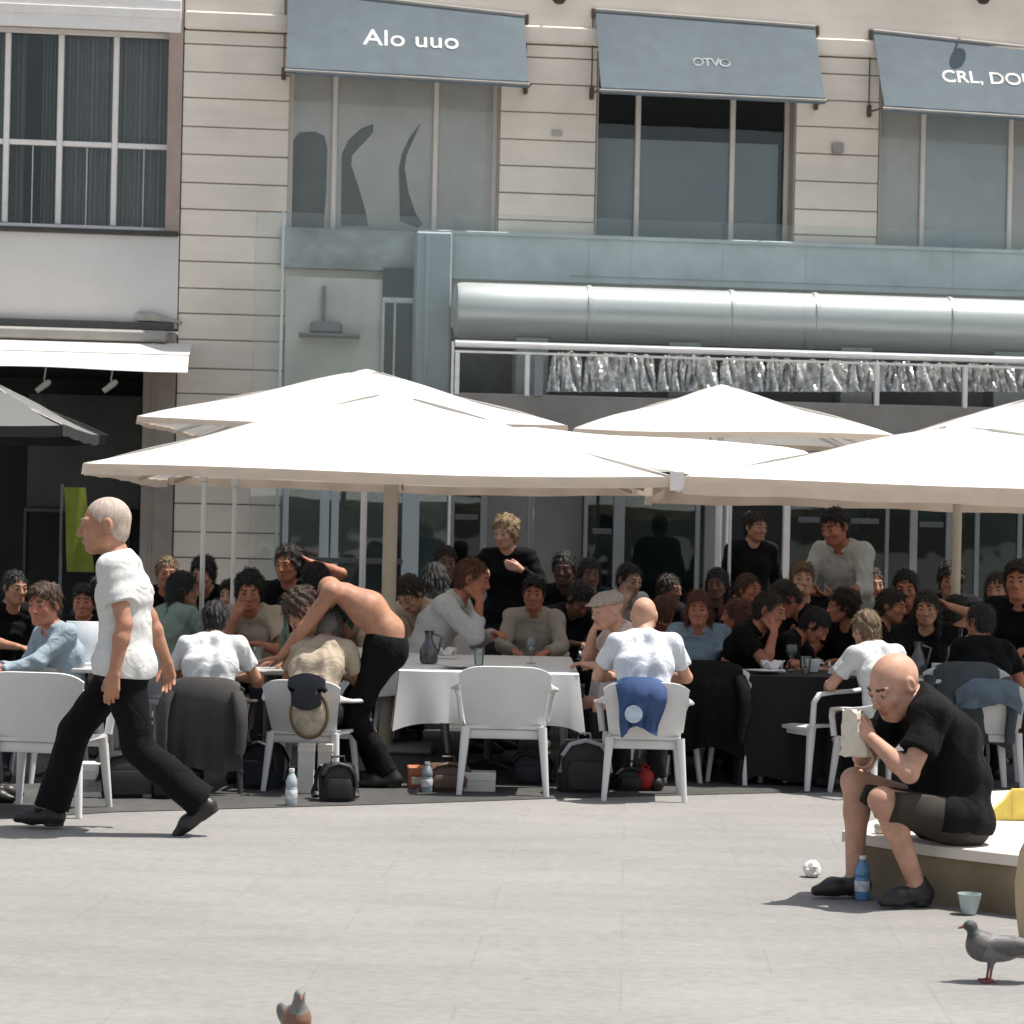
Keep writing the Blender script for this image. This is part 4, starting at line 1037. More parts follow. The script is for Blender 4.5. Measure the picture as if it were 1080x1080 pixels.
# ------------------------------------------------------------------ chairs
RESIN = pm('white resin', (.66, .655, .645), .42, .03, 5, .02, 200, var2=.05, scale2=2)
RESIN_D = pm('dark taupe resin', (.04, .038, .036), .5, .05, 5)
def make_chair(m_):
    t = thing('terrace_chair', 'x', 'chair', (0, 0, 0), None, 'resin armchairs on the terrace')
    n, k = 18, 10; P = []
    for i in range(k + 1):
        v = i / k; row = []
        for j in range(n + 1):
            u = 2 * j / n - 1; hw_ = .232 + .055 * v; e = abs(u) ** 5
            row.append((u * hw_, .215 + .11 * v + .015 * math.sin(PI * v) - .05 * u * u, .425 + .385 * v - .05 * e * v))
        P.append(row)
    q = MB(); q.slab(P, .020); part('backrest', q, m_, t, 50)
    q = MB(); P = [[((2 * j / n - 1) * (.262 - .02 * i / 8), -.262 + .49 * i / 8, .435 - .018 * (1 - (2 * j / n - 1) ** 2) * math.sin(PI * min(1, i / 8 * .9 + .1)) - .02 * max(0, 1 - i * .9)) for j in range(n + 1)] for i in range(9)]
    q.slab(P, .022); q.box(-.235, .235, -.235, -.21, .355, .412, .006); q.box(-.225, .225, .195, .22, .35, .410, .006); part('seat', q, m_, t, 50)
    for sx in (-1, 1):
        for sy in (-1, 1):
            q = MB(); q.tube([(sx * .238, sy * .225, .425), (sx * .252, sy * .245, .25), (sx * .272, sy * .275, .0)], sec=[(.030, .026), (.025, .021), (.018, .016)], r=0, n=12, power=3.2, up=(0, 1, 0)); part('leg', q, m_, t, 50)
        q = MB(); q.tube([(sx * .278, .285, .68), (sx * .296, .20, .668), (sx * .312, .05, .652), (sx * .312, -.12, .645), (sx * .302, -.215, .632), (sx * .288, -.245, .58), (sx * .268, -.24, .43)], sec=[(.012, .03), (.026, .018), (.030, .014), (.030, .014), (.028, .016), (.024, .018), (.024, .020)], r=0, n=12, power=2.6); part('armrest', q, m_, t, 50)
    return t
CH0 = make_chair(RESIN); CH1 = None
CH_USED = [False]
def chair(x, y, rz, lb, s=1., dark=False, group='resin armchairs on the terrace'):
    """rz 0: the sitter faces the square"""
    global CH1
    if dark and CH1 is None:
        CH1 = dup(CH0, lb, group)
        for c in kids(CH1):
            c.data = c.data.copy(); c.data.materials[0] = RESIN_D
        CH1.matrix_world = place(x, y, 0, rz, s); return CH1
    src = CH1 if dark else CH0
    if src is CH0 and not CH_USED[0]:
        CH_USED[0] = True; o = CH0; o['label'] = lb; o['group'] = group
    else: o = dup(src, lb, group)
    o.matrix_world = place(x, y, 0, rz, s); return o

# ------------------------------------------------------------------ tables, cloths, table ware
CLOTH = pm('white tablecloth', (.78, .78, .77), .85, .03, 5, .08, 250, transl=.1)
BLACKC = pm('black tablecloth', (.004, .004, .005), .85, .2, 5)
METAL = pm('cast table base', (.09, .09, .09), .45, .1, metal=.4)
def table(x, y, hx, hy, rz, lb, cloth=None, clb='', drop=.34, zt=.70, seed=0, group='cafe tables on the terrace'):
    t = thing('cafe_table', lb, 'table', (x, y, 0), None, group); t.rotation_euler.z = rz; BASE[t.name] = Vector((0, 0, 0))
    q = MB(); q.box(-hx, hx, -hy, hy, zt - .03, zt, .008); part('tabletop', q, pm('table laminate', (.45, .45, .44), .4, .05), t)
    nx = max(1, round(hx / .4))
    for i in range(nx):
        cx_ = (-1 + (2 * i + 1) / nx) * hx
        q = MB(); q.tube([(cx_, 0, .03), (cx_, 0, zt - .031)], .032, 12); part('column', q, METAL, t)
        q = MB()
        for a in range(4): q.tube([(cx_, 0, .06), (cx_ + .26 * math.cos(a * PI / 2 + .78), .26 * math.sin(a * PI / 2 + .78), .016)], sec=(.022, .014), r=0, n=8)
        part('foot', q, METAL, t)
    if cloth:
        q = MB(); n = 40; per = []
        ring = []
        for sde in range(4):
            for j in range(n):
                u = 2 * j / n - 1; c_ = [(u * hx, -hy), (hx, u * hy), (-u * hx, hy), (-hx, -u * hy)][sde]; nr = [(0, -1), (1, 0), (0, 1), (-1, 0)][sde]
                ring.append((c_, nr, u, sde))
        rows = []
        for i in range(7):
            v = i / 6; row = []
            for kx, ((a, b), nr, u, sde) in enumerate(ring):
                cor = abs(u) ** 10; L_ = (hx, hy)[sde % 2]; f = (.016 * math.sin(u * L_ * 15 + sde * 2 + seed + 1.5 * math.sin(u * L_ * 4 + seed)) + .010 * math.sin(u * L_ * 33 + 2 * math.sin(u * 5 + sde))) * (.5 + .5 * math.sin(u * L_ * 5.3 + seed * 1.7 + sde))
                o = .008 + v * (.022 + f) + cor * .03 * v; ex = (1 if a > 0 else -1) * cor * .035 * v; ey = (1 if b > 0 else -1) * cor * .035 * v
                row.append((a + nr[0] * o + ex * (1 - abs(nr[0])), b + nr[1] * o + ey * (1 - abs(nr[1])), zt + .006 - drop * v * (1 + .12 * cor + .03 * math.sin(u * 5 + seed))))
            rows.append(row)
        q.grid(rows, closed=True)
        m = 14; q.grid([[((2 * j / m - 1) * (hx + .008), (2 * i / m - 1) * (hy + .008), zt + .0055 + .0015 * math.sin(i * 2.1 + j * 1.3 + seed)) for j in range(m + 1)] for i in range(m + 1)])
        b_ = Vector((x, y, 0)); me = finish_mesh('tablecloth', q.v, q.f, cloth, None, 50)
        o = bpy.data.objects.new('tablecloth', me); COL.objects.link(o); o.matrix_world = place(x, y, 0, rz); tag(o, clb, 'tablecloth', 'tablecloths on the terrace')
    return t
GLASSW = glass('drinking glass', (.88, .92, .92), 1.5, .02, .06, (.7, .75, .75))
PORC = pm('white porcelain', (.75, .75, .73), .25, .02)
def ware(kind, x, y, z, lb, col=None):
    q = MB()
    if kind == 'tumbler': q.lathe([(.0, .004), (.026, .004), (.029, .006), (.036, .115), (.034, .115), (.027, .012), (0, .012)], (x, y, z), 16); m_ = GLASSW; nm, ct = 'drinking_glass', 'glass'
    elif kind == 'wine': q.lathe([(.0, .003), (.034, .003), (.034, .006), (.005, .012), (.005, .085), (.022, .10), (.038, .13), (.036, .175), (.034, .175), (.036, .13), (.02, .105), (0, .10)], (x, y, z), 16); m_ = GLASSW; nm, ct = 'wine_glass', 'glass'
    elif kind == 'plate': q.lathe([(0, .006), (.07, .006), (.12, .018), (.125, .022), (.12, .022), (.07, .011), (0, .011)], (x, y, z), 24); m_ = PORC; nm, ct = 'plate', 'plate'
    elif kind == 'bottle': q.lathe([(0, .003), (.034, .003), (.037, .01), (.037, .17), (.03, .20), (.014, .235), (.014, .285), (.016, .287), (.016, .30), (0, .30)], (x, y, z), 16); m_ = pm('bottle ' + str(col), col or (.03, .07, .04), .1, .1, spec=.8); nm, ct = 'bottle', 'bottle'
    elif kind == 'cup': q.lathe([(0, .003), (.03, .003), (.045, .05), (.05, .085), (.047, .085), (.042, .05), (.027, .008), (0, .008)], (x, y, z), 18); q.tube([(x + .045, y, z + .065), (x + .07, y, z + .06), (x + .07, y, z + .03), (x + .042, y, z + .025)], .006, 8); m_ = PORC; nm, ct = 'cup', 'cup'
    elif kind == 'menu': q.box(x - .10, x + .10, y - .006, y + .006, z + .003, z + .27, .002); q.box(x - .12, x + .12, y - .03, y + .03, z, z + .014, .004); m_ = pm('menu card ' + str(col), col or (.7, .7, .68), .6, .1, 10); nm, ct = 'menu_card', 'menu'
    elif kind == 'napkins':
        q.box(x - .08, x + .08, y - .05, y + .05, z, z + .02, .004); q.slab([[(x - .07 + .14 * j / 6, y - .04 + .08 * i / 3, z + .055 + .03 * math.sin(j * 1.3 + i)) for j in range(7)] for i in range(4)], .012); m_ = pm('napkin ' + str(col), col or (.72, .72, .70), .8, .05); nm, ct = 'napkin_holder', 'napkins'
    elif kind == 'carafe': q.lathe([(0, .003), (.05, .003), (.06, .02), (.062, .09), (.03, .15), (.022, .18), (.034, .22), (.03, .22), (.019, .18), (0, .17)], (x, y, z), 18); q.tube([(x + .028, y, z + .2), (x + .085, y, z + .18), (x + .06, y, z + .07)], .009, 8); m_ = pm('pewter', (.12, .12, .12), .3, .2, metal=.7); nm, ct = 'carafe', 'carafe'
    return solo(nm, q, m_, lb, ct, (x, y, z), None, group='table ware' if kind in ('tumbler', 'wine', 'plate') else None, smooth=50)
# ------------------------------------------------------------------ people
def skin(name, col): 
    m = pm('skin ' + name, col, .55, .10, 30, .10, 260, var2=.14, scale2=11., spec=.3); b = m.node_tree.nodes['Principled BSDF']
    b.inputs['Subsurface Weight'].default_value = .18; b.inputs['Subsurface Radius'].default_value = (1, .35, .2); b.inputs['Subsurface Scale'].default_value = .02
    return m
SK = {'fair': skin('fair', (.50, .285, .20)), 'tan': skin('tan', (.40, .205, .13)), 'red': skin('red', (.42, .17, .105)), 'brown': skin('brown', (.20, .10, .065)), 'dark': skin('dark', (.085, .045, .03)), 'pale': skin('pale', (.58, .36, .26))}
SCL = pm('eye white', (.20, .17, .155), .2, .05); LIP = pm('lips', (.36, .13, .10), .45, .05); LIPD = pm('lips dark', (.13, .05, .04), .45); EYE = pm('eye', (.07, .05, .04), .15, .2)
HC = {'black': (.008, .007, .007), 'dark': (.018, .012, .009), 'brown': (.055, .032, .018), 'light': (.17, .115, .065), 'grey': (.27, .26, .24), 'white': (.43, .345, .285), 'blond': (.30, .21, .11), 'auburn': (.09, .028, .014), 'stubble': (.34, .22, .165), 'cap': (.30, .25, .20)}
def hairmat(n): return pm('hair ' + n, HC[n], .65, .3, 60, .3, 240, stretch=(1, 1, .25))
def cloth(n, col, rough=.85, **k):
    new = ('cloth ' + n) not in MATS; m = pm('cloth ' + n, col, rough, .07, 40, .3, 500, var2=.06, scale2=3, spec=.15 if max(col) < .05 else .3, **k)
    if new:                                       # creases: a second, distorted bump under the weave
        N, L = m.node_tree.nodes, m.node_tree.links; b = N['Principled BSDF']; old = b.inputs['Normal'].links[0].from_node
        tc = N.new('ShaderNodeTexCoord'); nz = N.new('ShaderNodeTexNoise'); nz.inputs['Scale'].default_value = 6.; nz.inputs['Detail'].default_value = 3; nz.inputs['Distortion'].default_value = 1.6
        L.new(tc.outputs['Object'], nz.inputs['Vector']); bp = N.new('ShaderNodeBump'); bp.inputs['Strength'].default_value = .55; bp.inputs['Distance'].default_value = .035
        L.new(nz.outputs['Fac'], bp.inputs['Height']); L.new(bp.outputs[0], old.inputs['Normal'])
    return m
def shirtmat(col): return cloth('%d_%d_%d' % tuple(int(c * 1000) for c in col), col)
LAST = {}; CHAIR_OF = {}
CACHE = {}
def hnd(pos, hint=(0, .3, -1), hd=None, hn=(0, 0, -1), curl=.35): return (V3(*pos), V3(*hint), None if hd is None else V3(*hd), V3(*hn), curl)
SEATF = {'L': (V3(.13, -.42, .085), V3(0, -.5, 1), V3(.15, -1, 0)), 'R': (V3(-.13, -.40, .085), V3(0, -.5, 1), V3(-.15, -1, 0))}
def seated(neck=(0, -.04, 1.075), hands=None, **k):
    d = dict(pel=V3(0, .06, .555), neck=V3(*neck), bow=.035, feet=SEATF, hands=hands); d.update(k); return d
HL_REST = hnd((.13, -.42, .775), (.8, .3, -1), (-.35, -1, -.05)); HR_REST = hnd((-.13, -.42, .775), (-.8, .3, -1), (.35, -1, -.05))
POSES = {
 'rest': seated(hands={'L': HL_REST, 'R': HR_REST}, hpitch=.12),
 'lean': seated((0, -.20, 1.03), hands={'L': hnd((.10, -.45, .80), (.8, .2, -1), (-.8, -.6, .1)), 'R': hnd((-.06, -.38, 1.02), (-.6, .2, -1), (.35, .25, 1), (.2, .9, -.2), .8)}, hpitch=.22, hyaw=.15),
 'turn': seated((.02, -.05, 1.07), hands={'L': hnd((.20, -.44, .78), (.8, .3, -1)), 'R': hnd((-.16, -.38, .79), (-.8, .3, -1), (.7, -.6, 0))}, hyaw=.75, shyaw=.3, hpitch=.1),
 'turn2': seated((-.02, -.08, 1.06), hands={'L': hnd((.14, -.40, .79), (.8, .3, -1), (-.7, -.6, 0)), 'R': hnd((-.30, -.40, .92), (-.6, .3, -1), (-.2, -.6, .8), (.6, -.4, .1), .3)}, hyaw=-.8, shyaw=-.3, hpitch=.08),
 'sip': seated((0, -.02, 1.08), hands={'L': HL_REST, 'R': hnd((-.10, -.27, 1.10), (-.9, .1, -1), (.45, .1, .9), (.7, .5, -.1), 1.0)}, hpitch=-.05),
 'bowed': seated((0, -.20, 1.02), hands={'L': hnd((.12, -.45, .775), (.9, .3, -1), (-.6, -.8, 0)), 'R': hnd((-.12, -.45, .775), (-.9, .3, -1), (.6, -.8, 0))}, hpitch=.75, bow=.07),
 'back': seated((0, -.10, 1.06), hands={'L': hnd((.16, -.42, .775), (1, .3, -.8)), 'R': hnd((-.16, -.42, .775), (-1, .3, -.8))}, hpitch=.25, bow=.06),
 'headhand': seated((0, -.03, 1.075), hands={'L': hnd((.17, -.08, 1.26), (1, -.2, .0), (-.9, .2, .5), (-.3, -.2, -1), .4), 'R': HR_REST}, hpitch=.1, hyaw=-.35),
}
STF = {'L': (V3(.11, .02, .085), V3(0, -1, .1), V3(.2, -1, 0)), 'R': (V3(-.11, -.03, .085), V3(0, -1, .1), V3(-.2, -1, 0))}
POSES['notes'] = dict(pel=V3(0, .02, .945), neck=V3(0, -.0, 1.465), bow=.02, feet=STF, hands={'L': hnd((.06, -.25, 1.12), (1, .5, -1), (-.9, -.4, .1), (0, .2, 1), .6), 'R': hnd((-.05, -.27, 1.17), (-1, .5, -1), (.8, -.4, -.2), (.1, .3, -1), .9)}, hpitch=.3)
POSES['serve'] = dict(pel=V3(0, .06, .935), neck=V3(.02, -.14, 1.42), bow=.03, feet=STF, hands={'L': hnd((.10, -.42, 1.06), (1, .5, -1), (-.6, -.7, .1), (0, .2, 1), .6), 'R': hnd((-.08, -.42, 1.08), (-1, .5, -1), (.6, -.7, -.1), (.1, .3, -1), .9)}, hpitch=.3, hyaw=-.2)
POSES['stand'] = dict(pel=V3(0, .02, .945), neck=V3(0, .0, 1.465), bow=.02, feet=STF, hands={'L': hnd((.25, -.05, .92), (.6, 1, -.3), (0, -.1, -1), (-1, 0, 0), .5), 'R': hnd((-.22, -.18, .98), (-.6, 1, -.3), (.2, -.6, -.6), (1, .2, 0), .5)}, hpitch=.1, hyaw=.3)
POSES['adjust'] = dict(pel=V3(0, .02, .945), neck=V3(0, -.03, 1.465), bow=.02, feet=STF, hands={'L': hnd((.14, -.20, 1.32), (.8, .2, -1), (-.9, -.2, .3), (-.2, .9, 0), .8), 'R': hnd((-.20, -.30, 1.20), (-.8, .4, -1), (.6, -.5, .3), (0, 0, 1), .5)}, hpitch=.2, hyaw=-.35)
def meshes(key, J, h, sleeve, legs, seed, hairk, hem=.10, loose=0.):
    if key in CACHE: return CACHE[key]
    d = {}
    d['body'] = quad_mesh('person', *build_body(J, h), [SK['fair'], LIP, SCL, hairmat('dark'), EYE])
    if sleeve: d['shirt'] = quad_mesh('shirt', *build_shirt(J, h, sleeve, hem if J['pel'][2] > .7 else .02, seed, loose=loose), [CLOTH])
    if legs: d['trousers'] = quad_mesh('trousers', *build_legs(J, h, seed=seed), [CLOTH])
    for sd in 'LR': d['shoe' + sd] = quad_mesh('shoe', *build_shoe(J, sd, h), [CLOTH])
    CACHE[key] = d; return d
SHOE = pm('dark shoe leather', (.018, .016, .015), .45, .1)
def slot(o, m_, i=0):
    o.material_slots[i].link = 'OBJECT'; o.material_slots[i].material = m_
def person(pose, x, y, rz, s, lb, sk='fair', top=(.5, .5, .5), sleeve='short', hair=('short', 'dark'), legs=(.02, .02, .025), group=None, h=.0072, shoe=SHOE, hs=1.1, collar=False, extra=None, z=0.):
    P = dict(POSES[pose]); P['hs'] = hs; J = LAST['J'] = skeleton(P)
    d = meshes((pose, sleeve, hs), J, h, sleeve, legs, len(CACHE), None)
    hk = (pose, 'hair', hair[0], hs) if hair else None
    if hk and hk not in CACHE: CACHE[hk] = quad_mesh('hair', *build_hair(J, h * .9, hair[0]), [CLOTH])
    b = bpy.data.objects.new('person', d['body']); COL.objects.link(b); b.matrix_world = place(x, y, z, rz, s)
    tag(b, lb, 'person', group or 'guests and staff on the terrace')
    slot(b, SK[sk]);
    if sk in ('dark', 'brown'): slot(b, LIPD, 1)
    if hair: slot(b, hairmat(hair[1] if hair[1] != 'cap' else 'grey'), 3)
    def sub(nm, me, m_):
        o = bpy.data.objects.new(nm, me); COL.objects.link(o); o.parent = b; slot(o, m_); return o
    if sleeve: sub('shirt', d['shirt'], shirtmat(top))
    if collar and sleeve:
        ck = (pose, 'collar', hs)
        if ck not in CACHE: CACHE[ck] = quad_mesh('collar', *build_collar(J, .006), [CLOTH])
        sub('collar', CACHE[ck], shirtmat(top))
    if legs: sub('trousers', d['trousers'], shirtmat(legs))
    for sd in 'LR': sub('shoe', d['shoe' + sd], shoe)
    if hair: sub('flat_cap' if hair[0] == 'cap' else 'hair', CACHE[hk], hairmat(hair[1]))
    if extra: extra(b, J)
    return b
def seat_person(px, py, d, rz, pose, lb, smin=.84, smax=1.06, with_chair=True, clb=None, dark_chair=False, sc=None, **k):
    """a sitter whose head stands at the pixel: the scale follows from the depth"""
    P = dict(POSES[pose]); P['hs'] = k.get('hs', 1.1); J = skeleton(P); p = at(px, py, d)
    s = sc or min(max(p.z / J['head'][2], smin), smax)
    hx, hy = J['head'][0] * s, J['head'][1] * s
    x = p.x - (hx * math.cos(rz) - hy * math.sin(rz)); y = p.y - (hx * math.sin(rz) + hy * math.cos(rz))
    b = person(pose, x, y, rz, s, lb, **k)
    if with_chair:
        oy = .03 * s
        CHAIR_OF[lb] = chair(x - oy * math.sin(rz), y + oy * math.cos(rz), rz, clb, s * .98, dark=dark_chair)
    return b
def stand_person(px, py, d, rz, pose, lb, **k):
    P = dict(POSES[pose]); P['hs'] = k.get('hs', 1.1); J = skeleton(P); p = at(px, py, d); s = min(max(p.z / J['head'][2], .86), 1.08)
    hx, hy = J['head'][0] * s, J['head'][1] * s
    x = p.x - (hx * math.cos(rz) - hy * math.sin(rz)); y = p.y - (hx * math.sin(rz) + hy * math.cos(rz))
    return person(pose, x, y, rz, s, lb, **k)
def hero(name_lb, P, x, y, rz, s, h, sk, top, sleeve, hair, legs, legto=1., seed=0, hem=.10, shoe=SHOE, group=None, loose=0., flare=0., amp=.006, ltop=.09, lg=.016):
    J = skeleton(P)
    b = bpy.data.objects.new('person', quad_mesh('person', *build_body(J, h), [SK[sk], LIP, SCL, hairmat({'white': 'grey'}.get(hair[1], hair[1]) if hair else 'brown'), EYE])); COL.objects.link(b)
    b.matrix_world = place(x, y, 0, rz, s); tag(b, name_lb, 'person', group)
    def sub(nm, me):
        o = bpy.data.objects.new(nm, me); COL.objects.link(o); o.parent = b; return o
    if sleeve: sub('shirt', quad_mesh('shirt', *build_shirt(J, h, sleeve, hem, seed, amp, loose), [shirtmat(top)]))
    if legs: sub('trousers' if legto >= 1 else 'shorts', quad_mesh('trousers', *build_legs(J, h, legto, seed=seed + 1, flare=flare, amp=amp, g=lg, top=ltop), [legs if not isinstance(legs, tuple) else shirtmat(legs)]))
    for sd in 'LR': sub('shoe', quad_mesh('shoe', *build_shoe(J, sd, h), [shoe]))
    if hair: sub('hair', quad_mesh('hair', *build_hair(J, h * .8, hair[0]), [hairmat(hair[1])]))
    return b, J
# ------------------------------------------------------------------ terrace floor sheet, coloured dark to deepen the shade under the tables
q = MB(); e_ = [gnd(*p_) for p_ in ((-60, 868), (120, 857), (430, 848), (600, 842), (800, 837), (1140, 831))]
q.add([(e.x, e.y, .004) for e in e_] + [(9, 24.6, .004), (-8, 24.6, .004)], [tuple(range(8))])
solo('paving', q, pm('shade-dark terrace floor', (.055, .054, .052), .8, .2, 9, .2, 60, var2=.25, scale2=1.2), 'sheet added over the floor of the dining terrace, coloured dark grey for the shade under the tables', 'paving', (0, 16, 0), kind='structure', smooth=0)
# ------------------------------------------------------------------ tables
D2 = math.radians
def X(px, d, py=700): return at(px, py, d).x
def tz(s=1): return .70
table(X(517, 15.9), 15.95, .56, 1.05, 0, 'long table under a white cloth behind the empty middle chair', CLOTH, 'white tablecloth on the long table behind the empty middle chair', .33, seed=1)
table(X(840, 15.6), 15.62, .38, .40, 0, 'table under a black floor-length cloth beside the side-on white chair', BLACKC, 'black floor-length tablecloth with papers on it', .66, seed=2)
table(X(284, 15.3), 15.3, .36, .56, 0, 'bare pale table on which the bent man leans')
table(X(75, 14.9), 14.95, .42, .40, 0, 'bare pale table behind the walking man')
table(X(985, 15.7), 15.75, .42, .42, 0, 'bare table beyond the bald man on the bench')
table(X(690, 15.7), 15.9, .36, .5, 0, 'white-clothed table in front of the man in the white T-shirt', CLOTH, 'white tablecloth in front of the bald man in the white T-shirt', .30, seed=3)
table(X(420, 17), 17.3, .40, .40, 0, 'small table under a short white cloth behind the bent man', CLOTH, 'short white tablecloth on the small table behind the bent man', .30, seed=4)
table(X(800, 17.8), 17.9, .45, .4, 0, 'bare table deep in the shade before the dark doorway')
table(X(1040, 17.6), 17.6, .5, .4, 0, 'bare table deep in the shade at the right')

# ------------------------------------------------------------------ the walking man
pw = at(130, 700, 12.25)
WALK = dict(pel=V3(0, 0, .885), neck=V3(0, -.045, 1.405), bow=.03, hs=1.24, hpitch=.08, hyaw=.12, sw=.175,
    hands={'L': hnd((.25, -.005, .835), (.2, 1, 0), (0, -.12, -1), (-1, 0, 0), .45), 'R': hnd((-.25, .20, .85), (-.2, 1, -.1), (0, .1, -1), (1, 0, 0), .5)},
    feet={'R': (V3(-.085, -.375, .095), V3(-.1, -1, .1), V3(-.05, -1, .06)), 'L': (V3(.085, .44, .165), V3(.1, -1, -.2), V3(.05, -.80, -.60))})
WALKB, _ = hero('man in a white T-shirt and wide black trousers striding to the left across the square', WALK, pw.x, pw.y, -PI / 2, 1.0, .0055, 'tan', (.60, .60, .59), 'short', ('shaved', 'white'), cloth('black trousers', (.005, .005, .006)), 1., 2, .075, loose=.006, lg=.020, ltop=-.01, flare=.026, amp=.0045)

# ------------------------------------------------------------------ the stone bench and the man on it
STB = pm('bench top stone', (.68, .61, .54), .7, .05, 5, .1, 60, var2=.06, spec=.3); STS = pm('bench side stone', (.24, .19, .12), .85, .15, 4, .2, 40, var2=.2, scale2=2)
HB = .265
def bench_pt(px, py): 
    x, y = unroll(px, py); d = (CH - HB) * F / y; return (x / F * d, d)
outline = [bench_pt(*p) for p in ((888, 876), (902, 878), (940, 884), (975, 890), (1010, 894.3), (1060, 900), (1110, 905.5))] + [(3.3, 9.95), (4.2, 10.4), (4.2, 13.2), (3.2, 13.0)] + [bench_pt(1020, 835), bench_pt(1000, 838), bench_pt(975, 848), bench_pt(930, 862), bench_pt(894, 872)]
tb = thing('stone_bench', 'low broad stone bench with a pale top and brown sides', 'bench', (2.4, 11.2, 0))
def prism(poly, z0, z1, bev=.0):
    q = MB(); n = len(poly); cx_ = sum(p[0] for p in poly) / n; cy_ = sum(p[1] for p in poly) / n
    sh = lambda p, k: (p[0] + (cx_ - p[0]) / math.hypot(cx_ - p[0], cy_ - p[1]) * k, p[1] + (cy_ - p[1]) / math.hypot(cx_ - p[0], cy_ - p[1]) * k)
    rings = [[(*p, z0) for p in poly], [(*p, z1 - bev) for p in poly]] + ([[(*sh(p, bev * .3), z1 - bev * .3) for p in poly], [(*sh(p, bev), z1) for p in poly]] if bev else [])
    q.grid(rings, closed=True); m = len(rings); q.f.append(tuple(range(n))); q.f.append(tuple((m - 1) * n + i for i in range(n))); q.m += [0, 0]; return q
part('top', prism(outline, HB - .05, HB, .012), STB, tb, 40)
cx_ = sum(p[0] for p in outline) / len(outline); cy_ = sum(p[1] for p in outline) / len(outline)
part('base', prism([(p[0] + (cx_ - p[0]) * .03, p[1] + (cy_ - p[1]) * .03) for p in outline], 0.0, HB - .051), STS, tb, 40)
ps = at(1003, 855, 10.52); RS = D2(-76)
SIT = dict(pel=V3(0, 0, HB + .118), neck=V3(0, -.185, HB + .625), bow=.085, hs=1.22, hpitch=.48, hyaw=.30, shf=.03, sw=.18, fat=.02,
    headpos=V3(.01, -.285, .955),
    hands={'L': hnd((.075, -.425, .735), (.8, .1, -1), (-.45, -.55, .7), (-.7, .4, -.3), .75), 'R': hnd((-.05, -.43, .72), (-.8, .1, -1), (.4, -.55, .7), (.7, .4, -.3), .75)},
    feet={'L': (V3(.15, -.22, .09), V3(.25, -1, .7), V3(.2, -1, 0)), 'R': (V3(-.13, -.40, .09), V3(-.1, -1, .8), V3(-.05, -1, 0))})
SITB, SJ = hero('bald man in a black T-shirt and dark shorts hunched on the stone bench, eating', SIT, ps.x, ps.y, RS, 1., .0055, 'fair', (.006, .006, .007), 'short', None, pm('dark brown shorts', (.028, .021, .014), .8, .35, 5, .12, 300, var2=.3, scale2=4), .93, 5, .062, loose=.006)
def tow(J, P, rz=RS, s=1.): return Matrix.Translation(J) @ Matrix.Rotation(rz, 4, 'Z') @ Vector(P)
pn = tow(Vector((ps.x, ps.y, 0)), SJ['wrL'] + nrm(SIT['hands']['L'][2]) * .09)
q = MB(); rsn = random.Random(8); P = []
for i in range(9):
    v = i / 8; P.append([(pn.x + (.035 + .035 * v) * math.cos(a * 2 * PI / 14) - .02 + .02 * v + rsn.uniform(-.008, .008), pn.y + .03 * math.sin(a * 2 * PI / 14) + rsn.uniform(-.008, .008), pn.z + .05 - .20 * v + rsn.uniform(-.01, .01)) for a in range(14)])
q.grid(P, closed=True); q.f.append(tuple(range(14))); q.m.append(0)
solo('paper_wrap', q, pm('cream paper', (.66, .60, .50), .8, .06, 20), 'crumpled cream paper wrap held up to the mouth of the man on the bench', 'paper wrap', (pn.x, pn.y, pn.z - .1), smooth=25)

# ------------------------------------------------------------------ the bent man
pb = at(410, 700, 14.7)
BEND = dict(pel=V3(0, -.03, .87), neck=V3(0, -.40, 1.245), bow=.15, hs=1.18, hpitch=1.0, hyaw=.15, sw=.18, headpos=V3(.03, -.545, 1.10),
    hands={'L': hnd((.05, -.70, .775), (.6, .6, .5), (-.3, -1, -.15), (0, 0, -1), .15), 'R': hnd((-.27, -.66, .775), (-.6, .6, .5), (.2, -1, -.15), (0, 0, -1), .15)},
    feet={'L': (V3(.11, .03, .085), V3(0, -1, 0), V3(.15, -1, 0)), 'R': (V3(-.12, -.06, .085), V3(0, -1, 0), V3(-.1, -1, 0))})
BENDB, _ = hero('shirtless tanned man in black trousers bending far over a table', BEND, pb.x, pb.y, -PI / 2, .98, .006, 'tan', None, None, ('short', 'brown'), cloth('black trousers', (.005, .005, .006)), 1., 4)

